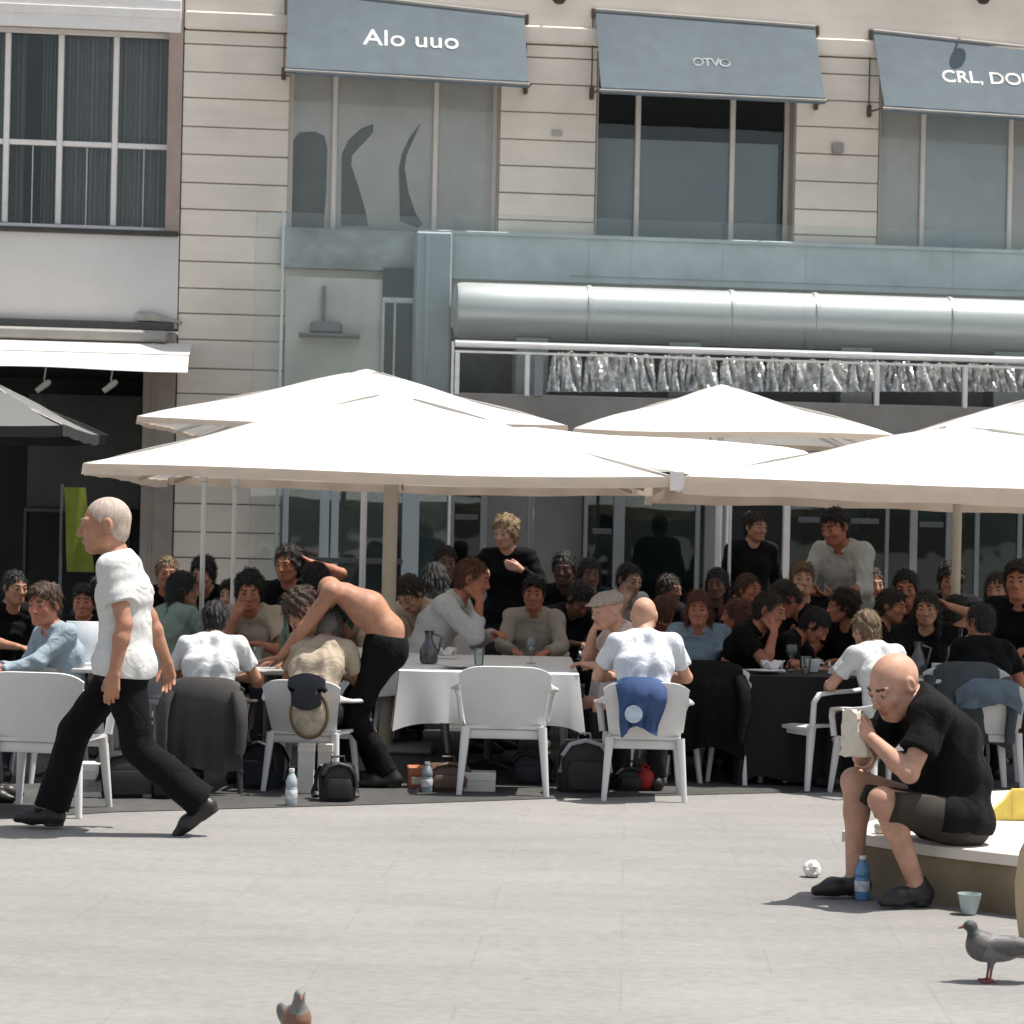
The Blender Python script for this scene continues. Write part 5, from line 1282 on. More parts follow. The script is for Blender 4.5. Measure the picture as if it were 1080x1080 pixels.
# ------------------------------------------------------------------ guests and staff
BLK = (.005, .005, .006); NAVY = (.010, .012, .018); WHT = (.62, .63, .63)
G = [
 (-24, 655, 13.5, 95, 'lean', 'person in a cream top cut by the left edge, forearms over the table', dict(sk='pale', top=(.62, .56, .48), hair=('short', 'brown'))),
 (47, 638, 14.6, -65, 'turn', 'guest with brown hair in a blue-grey shirt, behind the far-left grey chair', dict(sk='red', top=(.28, .35, .40), hair=('top', 'brown'), hs=1.24, sleeve='long')),
 (88, 634, 16.4, 5, 'rest', 'red-faced guest in a black suit just left of the walking man', dict(sk='red', top=BLK, sleeve='long', hair=('top', 'dark'))),
 (176, 604, 19.6, 15, 'rest', 'guest in dark clothes farthest back by the brown pier', dict(sk='red', top=BLK, hair=('short', 'light'))),
 (194, 622, 17.0, 150, 'turn2', 'woman with long black hair and a sage green top, left of the man in white', dict(sk='tan', top=(.22, .29, .24), hair=('long', 'black'))),
 (227, 654, 14.5, 180, 'back', 'dark-haired man in a white shirt seated with his back turned in the dark chair', dict(sk='tan', top=WHT, hair=('short', 'black'), dark_chair=True, clb='dark taupe chair holding the man in the white shirt')),
 (263, 624, 16.7, -5, 'lean', 'guest with curly black hair and a beige scarf top facing the square', dict(sk='red', top=(.45, .37, .29), hair=('curly', 'black'))),
 (303, 596, 19.2, 0, 'headhand', 'dark-clothed guest behind the curly-haired one, hand raised to the head', dict(sk='red', top=BLK, hair=('curly', 'dark'), sleeve='long')),
 (347, 664, 14.75, 168, 'bowed', 'guest in a beige top bowed forward in the chair with the round bag', dict(sk='tan', top=(.40, .33, .25), hair=('short', 'grey'))),
 (408, 640, 18.2, 165, 'back', 'dark-haired guest in a peach top behind the bent man', dict(sk='tan', top=(.60, .45, .34), hair=('short', 'black'))),
 (458, 612, 19.4, 190, 'back', 'guest all in black with their back turned, left of the one in white', dict(sk='brown', top=BLK, hair=('long', 'black'), sleeve='long')),
 (498, 608, 17.2, 75, 'lean', 'guest in a white shirt seen from the side at the head of the long table', dict(sk='red', top=(.52, .54, .54), hair=('short', 'auburn'), sleeve='long')),
 (563, 626, 17.7, -4, 'rest', 'broad man in a beige shirt facing the square across the long table', dict(sk='red', top=(.36, .325, .28), hair=('top', 'black'), sleeve='long')),
 (595, 600, 19.6, -12, 'rest', 'dark-skinned guest in a black suit behind the man in beige', dict(sk='dark', top=BLK, hair=('short', 'black'), sleeve='long')),
 (641, 643, 15.3, -70, 'lean', 'guest in a pale flat cap and pinkish top leaning on the table', dict(sk='fair', top=(.62, .50, .44), hair=('cap', 'cap'))),
 (679, 650, 14.6, 180, 'back', 'bald man in a white T-shirt seated with his back turned', dict(sk='fair', top=(.62, .65, .70), hair=None, h=.006)),
 (737, 642, 16.4, -8, 'rest', 'red-haired woman in a denim blue shirt', dict(sk='red', top=(.20, .27, .33), hair=('long', 'auburn'))),
 (776, 650, 17.2, -60, 'turn2', 'woman in dark red with long auburn hair beside the one in denim', dict(sk='red', top=(.10, .016, .012), hair=('long', 'auburn'), sleeve='long')),
 (812, 644, 16.3, 55, 'lean', 'man in a black shirt leaning over the black-clothed table', dict(sk='red', top=BLK, hair=('short', 'dark'))),
 (846, 612, 18.6, 0, 'sip', 'grey-haired guest in black lifting a glass, below the waiter', dict(sk='fair', top=BLK, hair=('top', 'light'))),
 (860, 660, 16.5, 70, 'bowed', 'dark-haired guest in black bowed over the plates', dict(sk='red', top=BLK, hair=('short', 'black'))),
 (913, 664, 15.0, 208, 'back', 'light-haired guest in a pale grey shirt, back turned, beyond the man on the bench', dict(sk='fair', top=(.56, .57, .57), hair=('short', 'light'))),
 (940, 640, 17.3, 65, 'rest', 'guest in black with a ruddy face turned to the right', dict(sk='red', top=BLK, hair=('top', 'dark'), sleeve='long')),
 (977, 642, 16.6, 6, 'headhand', 'dark-haired woman in a black top with one hand on her head', dict(sk='tan', top=BLK, hair=('long', 'black'))),
 (1003, 612, 19.8, -10, 'rest', 'guest in navy at the very back left of the right pole', dict(sk='tan', top=NAVY, hair=('curly', 'dark'))),
 (1033, 656, 15.7, 172, 'turn', 'black-haired guest in a black top in the chair with the denim jacket', dict(sk='red', top=BLK, hair=('short', 'black'))),
 (1074, 612, 17.5, -20, 'rest', 'ruddy guest in black cut by the right edge', dict(sk='red', top=BLK, hair=('top', 'dark'))),
 (706, 622, 19.8, 10, 'turn', 'dim guest in dark clothes between the bald man and the red-haired woman', dict(sk='brown', top=BLK, hair=('short', 'dark'))),
 (612, 632, 18.3, 25, 'bowed', 'guest in navy bowed over a table behind the flat cap', dict(sk='brown', top=NAVY, hair=('short', 'black'))),
 (130, 640, 18.4, -15, 'lean', 'guest in dark clothes half hidden behind the walking man', dict(sk='tan', top=NAVY, hair=('short', 'brown'))),
 (107, 622, 19.4, 20, 'turn', 'dim guest in navy at the far back over the walking man\'s shoulder', dict(sk='brown', top=NAVY, hair=('short', 'dark'))),
 (214, 606, 20.2, -20, 'lean', 'dim guest in black at the far back between the two white posts', dict(sk='tan', top=BLK, hair=('curly', 'black'))),
 (243, 628, 18.3, 30, 'turn2', 'guest in a pale grey top just behind the second white post', dict(sk='fair', top=(.42, .42, .41), hair=('top', 'dark'))),
 (334, 612, 18.0, 150, 'back', 'dark-haired guest in black with turned back behind the bent man\'s head', dict(sk='brown', top=BLK, hair=('short', 'black'))),
 (432, 626, 17.9, -30, 'bowed', 'guest in a cream top bowed low behind the bent man\'s hips', dict(sk='fair', top=(.58, .48, .38), hair=('short', 'dark'))),
 (470, 590, 21.0, 10, 'rest', 'dim guest in dark clothes deep inside by the window frame', dict(sk='brown', top=BLK, hair=('short', 'dark'), sleeve='long')),
 (622, 606, 20.6, -35, 'turn', 'dim guest in dark teal deep in the shade left of the grey pillar', dict(sk='brown', top=(.02, .035, .04), hair=('long', 'dark'))),
 (664, 612, 20.2, 25, 'lean', 'dim guest in a dull white shirt in front of the grey pillar', dict(sk='fair', top=(.45, .45, .44), hair=('short', 'black'))),
 (700, 646, 17.3, 120, 'turn', 'auburn-haired guest in dark red right behind the bald man in white', dict(sk='red', top=(.09, .02, .015), hair=('short', 'auburn'))),
 (756, 616, 20.3, -15, 'rest', 'dim woman with long black hair below the pale panel', dict(sk='brown', top=BLK, hair=('long', 'black'))),
 (790, 622, 19.0, 40, 'sip', 'ruddy guest in dark red lifting a glass below the dark doorway', dict(sk='red', top=(.06, .012, .01), hair=('short', 'brown'))),
 (828, 632, 18.0, -70, 'bowed', 'guest in black bowed to the left beside the leaning man', dict(sk='red', top=BLK, hair=('top', 'dark'))),
 (888, 640, 17.6, -40, 'turn2', 'ruddy guest in black below the waiter\'s hands', dict(sk='red', top=BLK, hair=('curly', 'dark'))),
 (920, 616, 19.9, 15, 'rest', 'dim fair-skinned guest in grey just right of the waiter', dict(sk='fair', top=(.10, .10, .105), hair=('short', 'brown'), sleeve='long')),
 (955, 620, 18.8, -20, 'lean', 'dim guest in grey left of the woman with the raised hand', dict(sk='red', top=(.05, .05, .055), hair=('short', 'black'))),
 (1008, 646, 17.2, 100, 'turn', 'guest in a pale blue top right of the woman with the raised hand', dict(sk='fair', top=(.30, .38, .44), hair=('top', 'black'))),
 (1052, 622, 18.9, 20, 'turn2', 'dim guest in black near the right edge', dict(sk='tan', top=BLK, hair=('long', 'dark'))),
 (16, 620, 17.2, 40, 'rest', 'dim guest in black at the far left behind the brown-haired one', dict(sk='tan', top=BLK, hair=('short', 'black'))),
]
COLLARED = ('red-faced guest in a black suit', 'broad man in a beige shirt', 'dark-skinned guest', 'behind the far-left grey chair', 'red-haired woman in a denim', 'cut by the right edge', 'man in a black shirt leaning', 'guest in a white shirt seen')
for (px, py, d_, rz, po, lb, k) in G:
    hs = k.get('hs', 1.1); k = dict(k)
    k['collar'] = any(w_ in lb for w_ in COLLARED)
    k.setdefault('clb', 'white armchair holding the ' + ' '.join(lb.split()[:12]))
    seat_person(px, py, d_, D2(rz), po, lb, smax=1.12 if px > 1070 else 1.06, **k)
def chair_of(word): return [o for l, o in CHAIR_OF.items() if word in l][0]
stand_person(881, 556, 18.9, D2(-34), 'serve', 'waiter in a pale short-sleeved shirt standing with his notepad under the right parasol', sk='red', collar=True, top=(.46, .48, .46), sleeve='half', hair=('top', 'black'))
stand_person(797, 556, 22.6, D2(15), 'stand', 'dark-clothed woman standing in the black doorway', sk='tan', top=BLK, sleeve='long', hair=('bun', 'dark'))
stand_person(533, 562, 19.8, D2(-10), 'adjust', 'blond person in black standing with raised arms behind the long table', sk='fair', top=BLK, sleeve='long', hair=('curly', 'blond'))

# ------------------------------------------------------------------ chairs without sitters
def chair_at(px, py, rz, lb, **k):
    p = gnd(px, py); return chair(p.x, p.y + .28, D2(rz), lb, **k)
c_mid = chair_at(530, 840, 180, 'empty white resin armchair in the middle, its back to the square', s=.97)
c_left = chair_at(40, 862, 172, 'empty pale grey armchair at the far left behind the walking man', s=.97)
c_side = chair_at(786, 826, 92, 'white chair standing side-on next to the black tablecloth', s=.92)
c_face = chair_at(868, 834, -62, 'white armchair turned to the left behind the eating man', s=.97)
c_bag = [chair_of('round bag')]
c_edge = chair_at(1092, 822, 150, 'chair at the right edge with the brown coat over it', s=.97)
c_blk = chair_at(746, 828, 176, 'white armchair with the black jacket over its back', s=.95)

# ------------------------------------------------------------------ clothes over chair backs
def draped(ch, m_, lb, nm='jacket', w0=.24, w1=.30, back=.45, front=.16, seed=0, sleeve=True, emblem=None, off=0.):
    M = ch.matrix_world.copy(); rs = random.Random(seed); n, P = 22, []
    path = [(.36 + .03, .80 - back)] + [(.285 + .11 * (.80 - back * (1 - v) - .43) / .37 + .035 + .02 * math.sin(PI * v), .80 - back * (1 - v)) for v in (.2, .4, .6, .8)] + [(.365, .815), (.34, .845), (.30, .835), (.275, .79), (.255, .80 - front)]
    path[0] = (path[1][0] + .012, path[0][1])
    for i, (y, z) in enumerate(path):
        v = i / (len(path) - 1); row = []; hw_ = w1 + (w0 - w1) * min(1, v * 2)
        for j in range(n + 1):
            u = 2 * j / n - 1; f = (1 - min(1, v * 2.2)) * (.022 * math.sin(u * 9 + seed) + .012 * math.sin(u * 19 + seed * 2 + v * 5))
            row.append((off + u * hw_ + .01 * math.sin(v * 9 + seed), y + .010 + f - (.05 * u * u if z > .5 else .03 * u * u), z - .045 * abs(u) ** 4 + (.02 * math.sin(u * 4 + seed) if i == 0 else 0)))
        P.append(row)
    q = MB(); q.slab(P, -.012)
    b = M.to_translation(); R = M.copy()
    t = thing(nm, lb, nm.replace('_', ' '), (0, 0, 0)); t.matrix_world = M; BASE[t.name] = Vector((0, 0, 0))
    part('body', q, m_, t, 60)
    if sleeve:
        for sx in (-1, 1):
            q = MB(); x_ = off + sx * (w1 - .02)
            q.tube([(x_ - sx * .03, .37, .74), (x_, .40, .66), (x_ + sx * .015, .40, .52), (x_ + sx * .01 + .01 * seed % .03, .385, .36), (x_, .39, .30)], sec=[(.05, .03), (.06, .032), (.052, .03), (.045, .028), (.042, .022)], r=0, n=12)
            part('sleeve', q, m_, t, 60)
    if emblem:
        q = MB(); q.lathe([(0, .0), (.06, .0), (.06, .004), (0, .004)], (0, 0, 0), 20); q.moved(Matrix.Translation((off + .05, .415, .60)) @ Matrix.Rotation(-PI / 2, 4, 'X')); part('emblem', q, emblem, t)
    return t
c18 = chair_of('bald man in a white')
draped(c18, pm('royal blue cloth', (.035, .075, .19), .85, .15, 6), 'royal blue garment with a pale round emblem hanging over the bald man\'s chair back', 'blue_garment', .17, .12, .30, .12, 1, False, pm('pale emblem', (.45, .55, .62), .8, .2, 20), off=.04)
draped(c_blk, cloth('black jacket', (.006, .006, .007)), 'black jacket draped over the chair back near the denim shirt', 'jacket', .25, .27, .56, .2, 2)
c29 = chair_of('denim jacket')
draped(c29, pm('faded denim', (.09, .125, .155), .85, .2, 8), 'folded faded denim jacket over the chair behind the bench', 'denim_jacket', .24, .25, .16, .2, 3, False)
c_rj = chair_at(1018, 830, 178, 'chair with the dark navy coat right behind the man on the bench', s=.97)
draped(c_rj, pm('dark navy coat', (.022, .032, .038), .6, .3, 4), 'bulky dark navy coat hanging over a chair behind the man on the bench', 'coat', .22, .30, .52, .2, 4)
draped(c_edge, pm('olive brown coat', (.10, .075, .045), .85, .2, 6), 'olive brown coat over the chair at the right edge', 'coat', .25, .29, .5, .2, 5)
cdk = CH1; draped(cdk, pm('dark taupe coat', (.05, .047, .045), .85, .15, 6), 'long dark taupe coat hanging behind the man in the white shirt', 'coat', .25, .29, .62, .06, 6)

# ------------------------------------------------------------------ bags
def backpack(x, y, rz, lb, w=.30, h=.33, dp=.17, m1=None, m2=None, seed=0):
    t = thing('backpack', lb, 'backpack', (x, y, 0)); t.rotation_euler.z = rz; BASE[t.name] = Vector((0, 0, 0))
    def lump(w, d, z0, z1, cy, m_, nm, top=.6):
        q = MB(); rows = []; n = 24
        for i in range(9):
            v = i / 8; k = (1 - max(0, v - .55) ** 2 / .2025 * (1 - top)) if v > .55 else 1 - .06 * (1 - v) ** 3
            row = []
            for j in range(n):
                a = 2 * PI * j / n; e = .55; ca, sa = math.cos(a), math.sin(a)
                row.append((w / 2 * k * math.copysign(abs(ca) ** e, ca) * (1 + .015 * math.sin(a * 3 + seed + v * 4)), cy + d / 2 * k * math.copysign(abs(sa) ** e, sa), z0 + (z1 - z0) * v))
            rows.append(row)
        q.grid(rows, closed=True); q.f.append(tuple(range(n))); q.f.append(tuple(8 * n + j for j in range(n))); q.m += [0, 0]
        return part(nm, q, m_, t, 60)
    lump(w, dp, .003, h, 0, m1, 'body', .72); lump(w * .72, .06, .03, h * .62, -dp / 2 - .012, m1, 'pocket', .8)
    q = MB(); q.tube([(-w * .46, -dp * .40, h * .40), (-w * .42, -dp * .42, h * .72), (-w * .28, -dp * .40, h * .93), (0, -dp * .38, h * 1.01), (w * .28, -dp * .40, h * .93), (w * .42, -dp * .42, h * .72), (w * .46, -dp * .40, h * .40)], sec=(.022, .014), r=0, n=10); part('trim', q, m2, t, 60)
    q = MB(); q.tube([(-.04, 0, h - .005), (-.035, 0, h + .04), (.035, 0, h + .04), (.04, 0, h - .005)], .008, 8); part('handle', q, m2, t, 60)
    for sx in (-1, 1):
        q = MB(); q.tube([(sx * .08, dp / 2 - .01, h * .93), (sx * .11, dp / 2 + .05, h * .6), (sx * .12, dp / 2 + .03, h * .2), (sx * .12, dp / 2 - .01, h * .08)], sec=(.025, .008), r=0, n=8); part('strap', q, m1, t, 60)
    return t
NYL = pm('black nylon', (.007, .007, .008), .55, .15, 10, .1, 300); GRT = pm('grey trim', (.33, .35, .36), .6, .1, 10); NYN = pm('dark navy nylon', (.010, .013, .02), .55, .15, 10); BRN = pm('brown leather', (.09, .05, .03), .5, .2, 8)
p = gnd(616, 838); backpack(p.x, p.y + .16, .08, 'black backpack with a grey rim on the ground between the two middle chairs', .34, .32, .20, NYL, GRT)
p = gnd(128, 845); backpack(p.x, p.y + .25, .3, 'black holdall standing under the left table behind the walking man', .42, .26, .24, NYL, NYL, 2)
p = gnd(262, 846); backpack(p.x, p.y + .75, -.3, 'navy rucksack under the table right of the dark chair', .26, .28, .18, NYN, NYN, 3)
p = gnd(470, 842); backpack(p.x, p.y + .4, .2, 'brown satchel under the long table', .30, .17, .14, BRN, BRN, 4)
p = gnd(560, 838); backpack(p.x, p.y + .6, -.2, 'small navy bag under the long table, right of the brown satchel', .24, .2, .16, NYN, NYN, 5)
p = gnd(666, 840); backpack(p.x, p.y + .35, .1, 'small black bag under the bald man\'s chair', .20, .14, .12, NYL, NYL, 6)
p = gnd(168, 848); backpack(p.x, p.y + .3, -.2, 'small black bag beside the dark chair', .16, .2, .13, NYL, GRT, 7)
p = gnd(352, 850); backpack(p.x, p.y + .25, .2, 'black shoulder bag under the chair with the round bag', .22, .22, .14, NYL, NYL, 8)
p = gnd(1000, 828); backpack(p.x, p.y + .3, .2, 'black bag on the ground behind the stone bench', .30, .25, .2, NYL, NYL, 9)
# round bag on the chair back
if c_bag:
    M = c_bag[0].matrix_world.copy(); t = thing('round_bag', 'round bag with a navy flap and bronze rim hung on a chair back', 'bag', (0, 0, 0)); t.matrix_world = M; BASE[t.name] = Vector((0, 0, 0))
    cx_, cz_ = -.10, .58; Rm = Matrix.Translation((cx_, .40, cz_)) @ Matrix.Rotation(-PI / 2, 4, 'X') @ Matrix.Scale(1.25, 4, (0, 1, 0))
    q = MB(); q.lathe([(0, -.03), (.11, -.03), (.125, -.02), (.13, 0), (.125, .02), (.10, .035), (0, .045)], n=28); q.moved(Rm); part('body', q, pm('woven beige', (.42, .36, .27), .8, .35, 18, .3, 80), t, 50)
    q = MB(); q.tube([(.135 * math.cos(a * PI / 14), .135 * math.sin(a * PI / 14), .012) for a in range(0, 29)], .012, 10, caps=False); q.moved(Rm); part('rim', q, pm('bronze rim', (.16, .11, .05), .4, .2, metal=.6), t, 60)
    q = MB(); P = []
    for i in range(9):
        v = i / 8; P.append([(cx_ + (2 * j / 12 - 1) * (.10 + .03 * math.sin(PI * min(1, v + .3))), .40 + .048 + .02 * math.sin(PI * v), cz_ + .28 - .24 * v - .04 * (2 * j / 12 - 1) ** 2 * (1 if v < .5 else -1)) for j in range(13)])
    q.slab(P, -.05); part('flap', q, NYN, t, 60)
    q = MB(); q.tube([(cx_ - .11, .42, cz_ + .20), (cx_ - .09, .38, cz_ + .27), (cx_ - .05, .33, .845), (cx_ + .05, .33, .845), (cx_ + .09, .38, cz_ + .27), (cx_ + .11, .42, cz_ + .20)], sec=(.012, .005), r=0, n=8); part('strap', q, BRN, t, 60)

# ------------------------------------------------------------------ things on tables
WARE = [('plate', 482, 700, 15.3, 'left plate on the near end of the long white table', None), ('plate', 545, 700, 15.3, 'right plate on the near end of the long white table', None), ('tumbler', 505, 700, 15.6, 'tumbler between the two plates of the long table', None), ('wine', 560, 700, 16.0, 'wine glass on the long table', None), ('napkins', 470, 700, 16.4, 'stack of white napkins on the long table', None),
 ('carafe', 452, 700, 15.7, 'pewter jug at the left edge of the long table', None), ('plate', 806, 700, 15.45, 'plate at the left of the black-clothed table', None), ('napkins', 815, 700, 15.6, 'pale papers piled on the black-clothed table', (.75, .76, .76)), ('tumbler', 850, 700, 15.5, 'tumbler on the black-clothed table', None), ('cup', 858, 690, 15.7, 'large white cup on the black-clothed table', None),
 ('wine', 835, 690, 15.8, 'wine glass on the black-clothed table', None), ('menu', 86, 700, 14.8, 'white menu card on the table behind the walking man', (.72, .74, .76)), ('cup', 100, 700, 15.1, 'white cup on the table behind the walking man', None), ('tumbler', 62, 700, 15.0, 'tumbler on the table behind the walking man', None), ('tumbler', 272, 700, 15.2, 'tumbler by the hands of the bent man', None), ('bottle', 300, 700, 15.5, 'green bottle on the bent man\'s table', (.03, .07, .04)),
 ('plate', 672, 700, 15.6, 'plate in front of the bald man in the white T-shirt', None), ('wine', 705, 700, 15.7, 'wine glass in front of the bald man in the white T-shirt', None), ('carafe', 968, 700, 15.6, 'pewter jug on the table beyond the bench', None), ('cup', 990, 700, 15.55, 'white cup on the table beyond the bench', None), ('tumbler', 1003, 700, 15.8, 'tumbler on the table beyond the bench', None), ('napkins', 420, 700, 17.2, 'folded white napkins on the small table behind the bent man', None), ('bottle', 1012, 700, 16.0, 'dark bottle on the table beyond the bench', (.03, .02, .015))]
for kd, px, py, d_, lb, col in WARE:
    ware(kd, X(px, d_, py), d_, .708, lb, col)

# ------------------------------------------------------------------ small things on the ground
def carton(px, py, w, h, dp, rz, col, lb, band=None):
    p = gnd(px, py); t = thing('carton', lb, 'box', (p.x, p.y + dp / 2, 0)); t.rotation_euler.z = rz; BASE[t.name] = Vector((0, 0, 0))
    q = MB(); q.box(-w / 2, w / 2, -dp / 2, dp / 2, .002, h, .006); part('body', q, pm('carton ' + str(col), col, .7, .1, 10), t)
    q = MB(); q.box(-w / 2 - .002, w / 2 + .002, -dp / 2 - .002, dp / 2 + .002, h - .05, h + .004, .006); part('lid', q, pm('carton lid ' + str(col), tuple(min(.85, c * 1.15) for c in col), .7, .1, 10), t)
    if band:
        q = MB(); q.box(-w / 2 + .02, w / 2 - .02, -dp / 2 - .004, -dp / 2 + .002, h * .2, h * .55, .002); part('label_patch', q, pm('band ' + str(band), band, .6, .3, 30), t)
carton(97, 842, .15, .20, .12, .05, (.60, .60, .56), 'white carton under the left table, nearest the walking man\'s front leg', (.2, .22, .2))
carton(150, 842, .12, .19, .12, -.1, (.55, .55, .52), 'white carton left of the dark chair', (.15, .17, .16))
carton(442, 832, .15, .13, .14, .1, (.36, .12, .06), 'orange carton under the long table by the bent man\'s legs', (.6, .5, .4))
carton(505, 836, .20, .12, .14, 0, (.52, .50, .45), 'flat cream carton under the long table')
carton(322, 838, .10, .30, .1, 0, (.60, .57, .52), 'tall cream carton under the bent man\'s table')
carton(342, 838, .09, .30, .1, 0, (.55, .50, .42), 'tall beige carton beside the cream one under the bent man\'s table')
def floor_bottle(px, py, col, lb, h=1.):
    p = gnd(px, py); t = thing('water_bottle', lb, 'bottle', (p.x, p.y, 0)); BASE[t.name] = Vector((0, 0, 0))
    q = MB(); q.lathe([(0, .003), (.031, .003), (.034, .012), (.034, .12 * h), (.031, .13 * h), (.034, .14 * h), (.034, .17 * h), (.022, .205 * h), (.014, .22 * h), (.014, .232 * h)], n=18); part('body', q, pm('plastic ' + str(col), col, .12, .15, 12, spec=.7), t)
    q = MB(); q.lathe([(.0345, .05 * h), (.0352, .052 * h), (.0352, .108 * h), (.0345, .11 * h)], n=18); part('paper_band', q, pm('bottle wrapper', (.55, .58, .6), .5, .4, 40), t)
    q = MB(); q.lathe([(0, .232 * h), (.016, .232 * h), (.016, .252 * h), (0, .252 * h)], n=14); part('cap', q, pm('white metal', (.7, .7, .68), .4), t)
floor_bottle(307, 850, (.36, .42, .44), 'pale blue water bottle on the ground left of the chair with the round bag', .85)
floor_bottle(450, 836, (.24, .29, .31), 'clear water bottle beside the orange carton', .75)
floor_bottle(909, 949, (.10, .25, .46), 'blue water bottle by the feet of the man on the bench', .78)
p = gnd(681, 836); q = MB(); q.blob((0, 0, .075), (.066, .06, .072), 18, noise=.03, seed=3); q.tube([(-.03, 0, .14), (0, 0, .17), (.03, 0, .14)], .008, 8); q.v = [(v[0] + p.x, v[1] + p.y + .1, v[2]) for v in q.v]
solo('red_pouch', q, pm('red fabric', (.34, .018, .014), .7, .15, 12), 'round red pouch on the ground under the bald man\'s chair', 'pouch', (p.x, p.y + .1, 0), smooth=60)
def crumple(px, py, r, col, lb, nm, zb=0., d=None, flat=1.):
    if d is None: p = gnd(px, py)
    else: p = at(px, py, d)
    q = MB(); q.blob((p.x, p.y, zb + r * flat * .9), (r, r, r * flat), 16, noise=.13, seed=int(px)); solo(nm, q, pm('paper ' + str(col), col, .8, .05, 20), lb, 'paper', (p.x, p.y, zb), smooth=20)
crumple(856, 925, .042, (.76, .75, .72), 'crumpled white paper ball lying on the open paving', 'paper_ball')
xb, yb = bench_pt(930, 881); q = MB(); q.blob((xb, yb + .05, HB + .028), (.030, .030, .030), 14, noise=.14, seed=9); solo('paper_ball', q, pm('paper ball', (.74, .72, .68), .8), 'small white tissue ball on the bench edge between the man\'s legs', 'paper', (xb, yb + .05, HB), smooth=20)
p = gnd(1022, 964.5); q = MB(); q.lathe([(0, .004), (.03, .004), (.038, .03), (.050, .09), (.046, .09), (.035, .032), (.028, .012), (0, .012)], (p.x, p.y, 0), 20); solo('paper_cup', q, pm('pale blue grey cup', (.42, .49, .49), .5, .1, 10), 'pale blue-grey paper cup on the ground before the stone bench', 'cup', (p.x, p.y, 0), smooth=50)
p = gnd(965, 947); q = MB(); q.slab([[(p.x - .07 + .13 * j / 6, p.y + .06 * i / 3 + .004, .03 + .016 * math.sin(j * 1.5 + i * 1.1)) for j in range(7)] for i in range(4)], .006); q.box(p.x - .05, p.x + .05, p.y + .005, p.y + .05, .002, .018, .004); solo('paper_bag', q, pm('tan paper', (.50, .38, .24), .8, .1, 15), 'scrap of folded tan paper beside the man\'s shoe', 'paper', (p.x, p.y, 0), smooth=40)
# yellow paper bag on the bench
xb, yb = bench_pt(1048, 866); q = MB(); pts = [(0, 0), (.22, 0), (.22, .15), (.10, .15), (.055, .09), (0, .045)]
q.add([(xb + a, yb + .03 + .004 * math.sin(i * 2), HB + .002 + b) for i, (a, b) in enumerate(pts)] + [(xb + .015 + a * .95, yb + .13, HB + .002 + b * .95) for a, b in pts], [tuple(range(6)), tuple(range(11, 5, -1))] + [(i, (i + 1) % 6, 6 + (i + 1) % 6, 6 + i) for i in range(6)])
q.tube([(xb + .095, yb + .026, HB + .015), (xb + .10, yb + .026, HB + .08), (xb + .09, yb + .03, HB + .14)], .003, 6)
solo('paper_bag', q, pm('yellow paper', (.78, .62, .14), .75, .1, 15, .2, 30), 'folded yellow paper bag lying on the bench top', 'paper bag', (xb, yb, HB), smooth=30)
# beige stone bollard at the right edge
xx = at(1071, 940, 9.3).x + .19; q = MB(); q.lathe([(0, .0), (.15, .0), (.165, .02), (.185, .16), (.19, .26), (.175, .38), (.14, .46), (.08, .50), (0, .51)], (xx, 9.3, 0), 40)
solo('bollard', q, pm('beige stone', (.50, .39, .24), .8, .08, 8, .15, 50, var2=.1), 'rounded beige stone bollard cut by the right edge', 'bollard', (xx, 9.3, 0), smooth=50)
# green banner by the left shop
p = at(77, 590, 22.6); z1 = at(77, 514, 22.6).z; q = MB(); q.tube([(p.x - .12, p.y, .01), (p.x - .12, p.y, z1 + .03)], .014, 8); q.lathe([(.16, .002), (.16, .015), (.02, .03)], (p.x - .12, p.y, 0), 16)
t = thing('banner', 'yellow-green cloth banner on a pole in front of the left shop', 'banner', (p.x, p.y, 0)); part('pole', q, pm('dark metal', (.07, .075, .078), .45, .1), t)
q = MB(); q.slab([[(p.x - .10 + (.20 + .06 * v / 8) * j / 6 + .012 * v / 2, p.y + .02 * math.sin(j * 1.2 + v * .6), z1 - (z1 - 1.12) * v / 8) for j in range(7)] for v in range(9)], .004); part('cloth', q, pm('yellow green cloth', (.17, .20, .02), .85, .2, 6), t, 60)

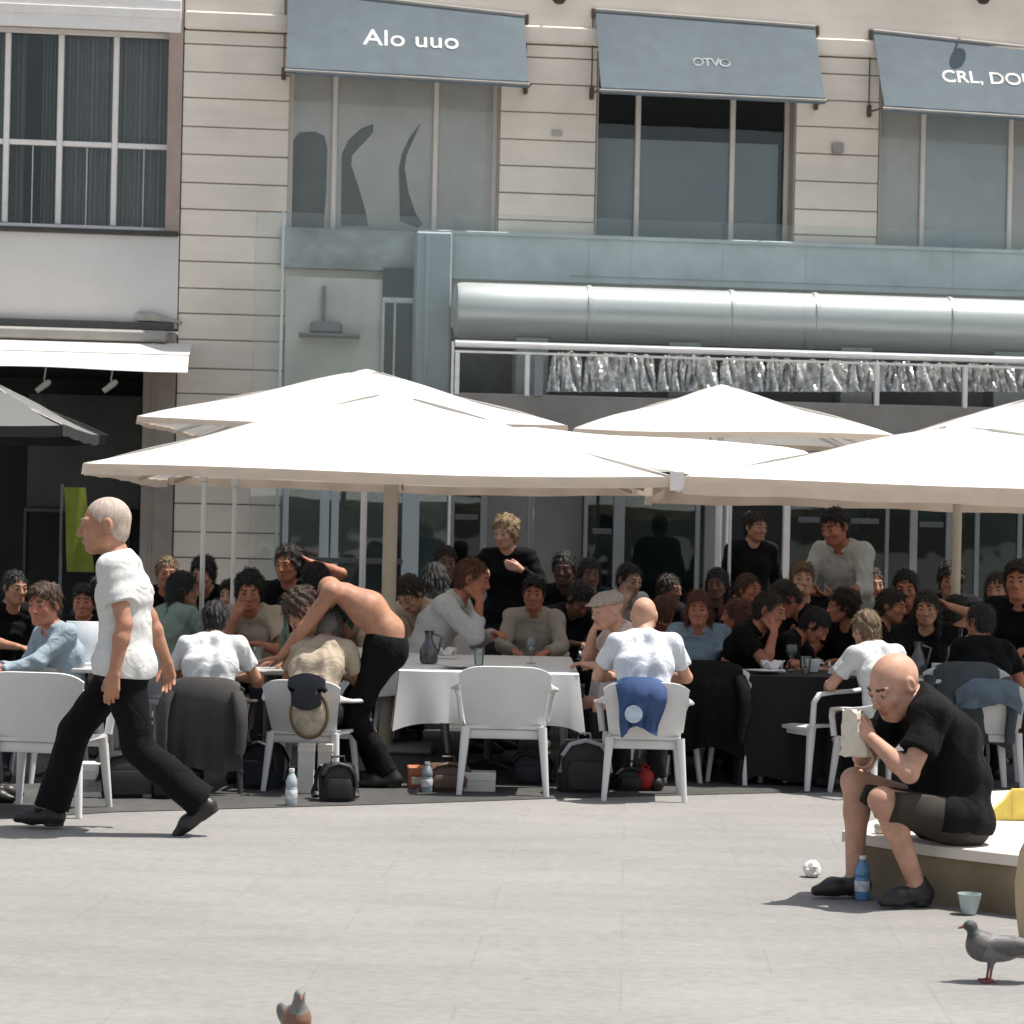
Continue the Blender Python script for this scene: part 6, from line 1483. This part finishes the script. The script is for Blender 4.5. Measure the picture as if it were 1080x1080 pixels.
# ------------------------------------------------------------------ pigeons
def pigeon(x, y, rz, lb, s, cols, up=0.):
    Fd = Field()
    Fd.ell((0, .02, .125), (.052, .098, .050), k=.02)
    Fd.ell((0, -.035, .135), (.046, .055, .052), k=.03, tag=4)
    Fd.cap((0, -.050, .15), (0, -.070, .212 + up), .036, .020, k=.02, tag=1); Fd.ell((0, -.078, .226 + up), (.019, .026, .021), k=.01, tag=1)
    Fd.cap((0, -.099, .224 + up), (0, -.124, .216 + up), .0075, .0032, k=.004, tag=3)
    for sg in (-1, 1):
        Fd.ell((.040 * sg, .055, .137), (.016, .105, .033), k=.006, tag=2); Fd.cap((.036 * sg, .10, .145), (.012 * sg, .19, .128), .016, .006, k=.01, tag=2)
        Fd.ell((.0165 * sg, -.086, .231 + up), (.0045, .005, .005), k=.001, tag=5)
        Fd.cap((.020 * sg, .005, .095), (.022 * sg, .000, .055), .014, .006, k=.01); Fd.cap((.022 * sg, .000, .055), (.023 * sg, -.006, .009), .0055, .005, k=.003, tag=3)
        for a in (-.5, 0, .5): Fd.cap((.023 * sg, -.006, .007), (.023 * sg + .03 * math.sin(a), -.006 - .034 * math.cos(a), .005), .005, .0035, k=.003, tag=3)
        Fd.cap((.023 * sg, -.006, .007), (.023 * sg, .018, .005), .005, .0035, k=.003, tag=3)
    Fd.ell((0, .175, .112), (.034, .085, .0085), k=.015, tag=2)
    vs, Q, T = Fd.mesh(.0034); o = bpy.data.objects.new('pigeon', quad_mesh('pigeon', vs, Q, T, cols)); COL.objects.link(o); o.matrix_world = place(x, y, 0, rz, s)
    return tag(o, lb, 'pigeon')
fea = lambda n, c, **k: pm('feather ' + n, c, .6, .2, 60, .2, 120, stretch=(1, .4, 1), **k)
PC = [fea('grey', (.14, .14, .15)), fea('dark neck', (.045, .05, .05)), fea('dark wing', (.085, .08, .078)), pm('pigeon red', (.22, .06, .05), .6), fea('breast', (.10, .09, .09)), EYE]
p = gnd(1044, 1036); pigeon(p.x, p.y, D2(-88), 'dark grey pigeon at the lower right edge, neck stretched up', .98, PC, -.018)
PC2 = [fea('grey', (.14, .14, .15)), fea('ash head', (.17, .17, .16)), fea('dark wing', (.085, .08, .078)), pm('pigeon red', (.22, .06, .05), .6), fea('rust breast', (.20, .095, .06)), EYE]
p = gnd(311, 1112); pigeon(p.x, p.y, D2(14), 'pigeon with a rusty breast, only its head showing at the bottom edge', .84, PC2, .004)

bpy.context.view_layer.update()
print('things built in %.1f s' % (time.time() - T0))
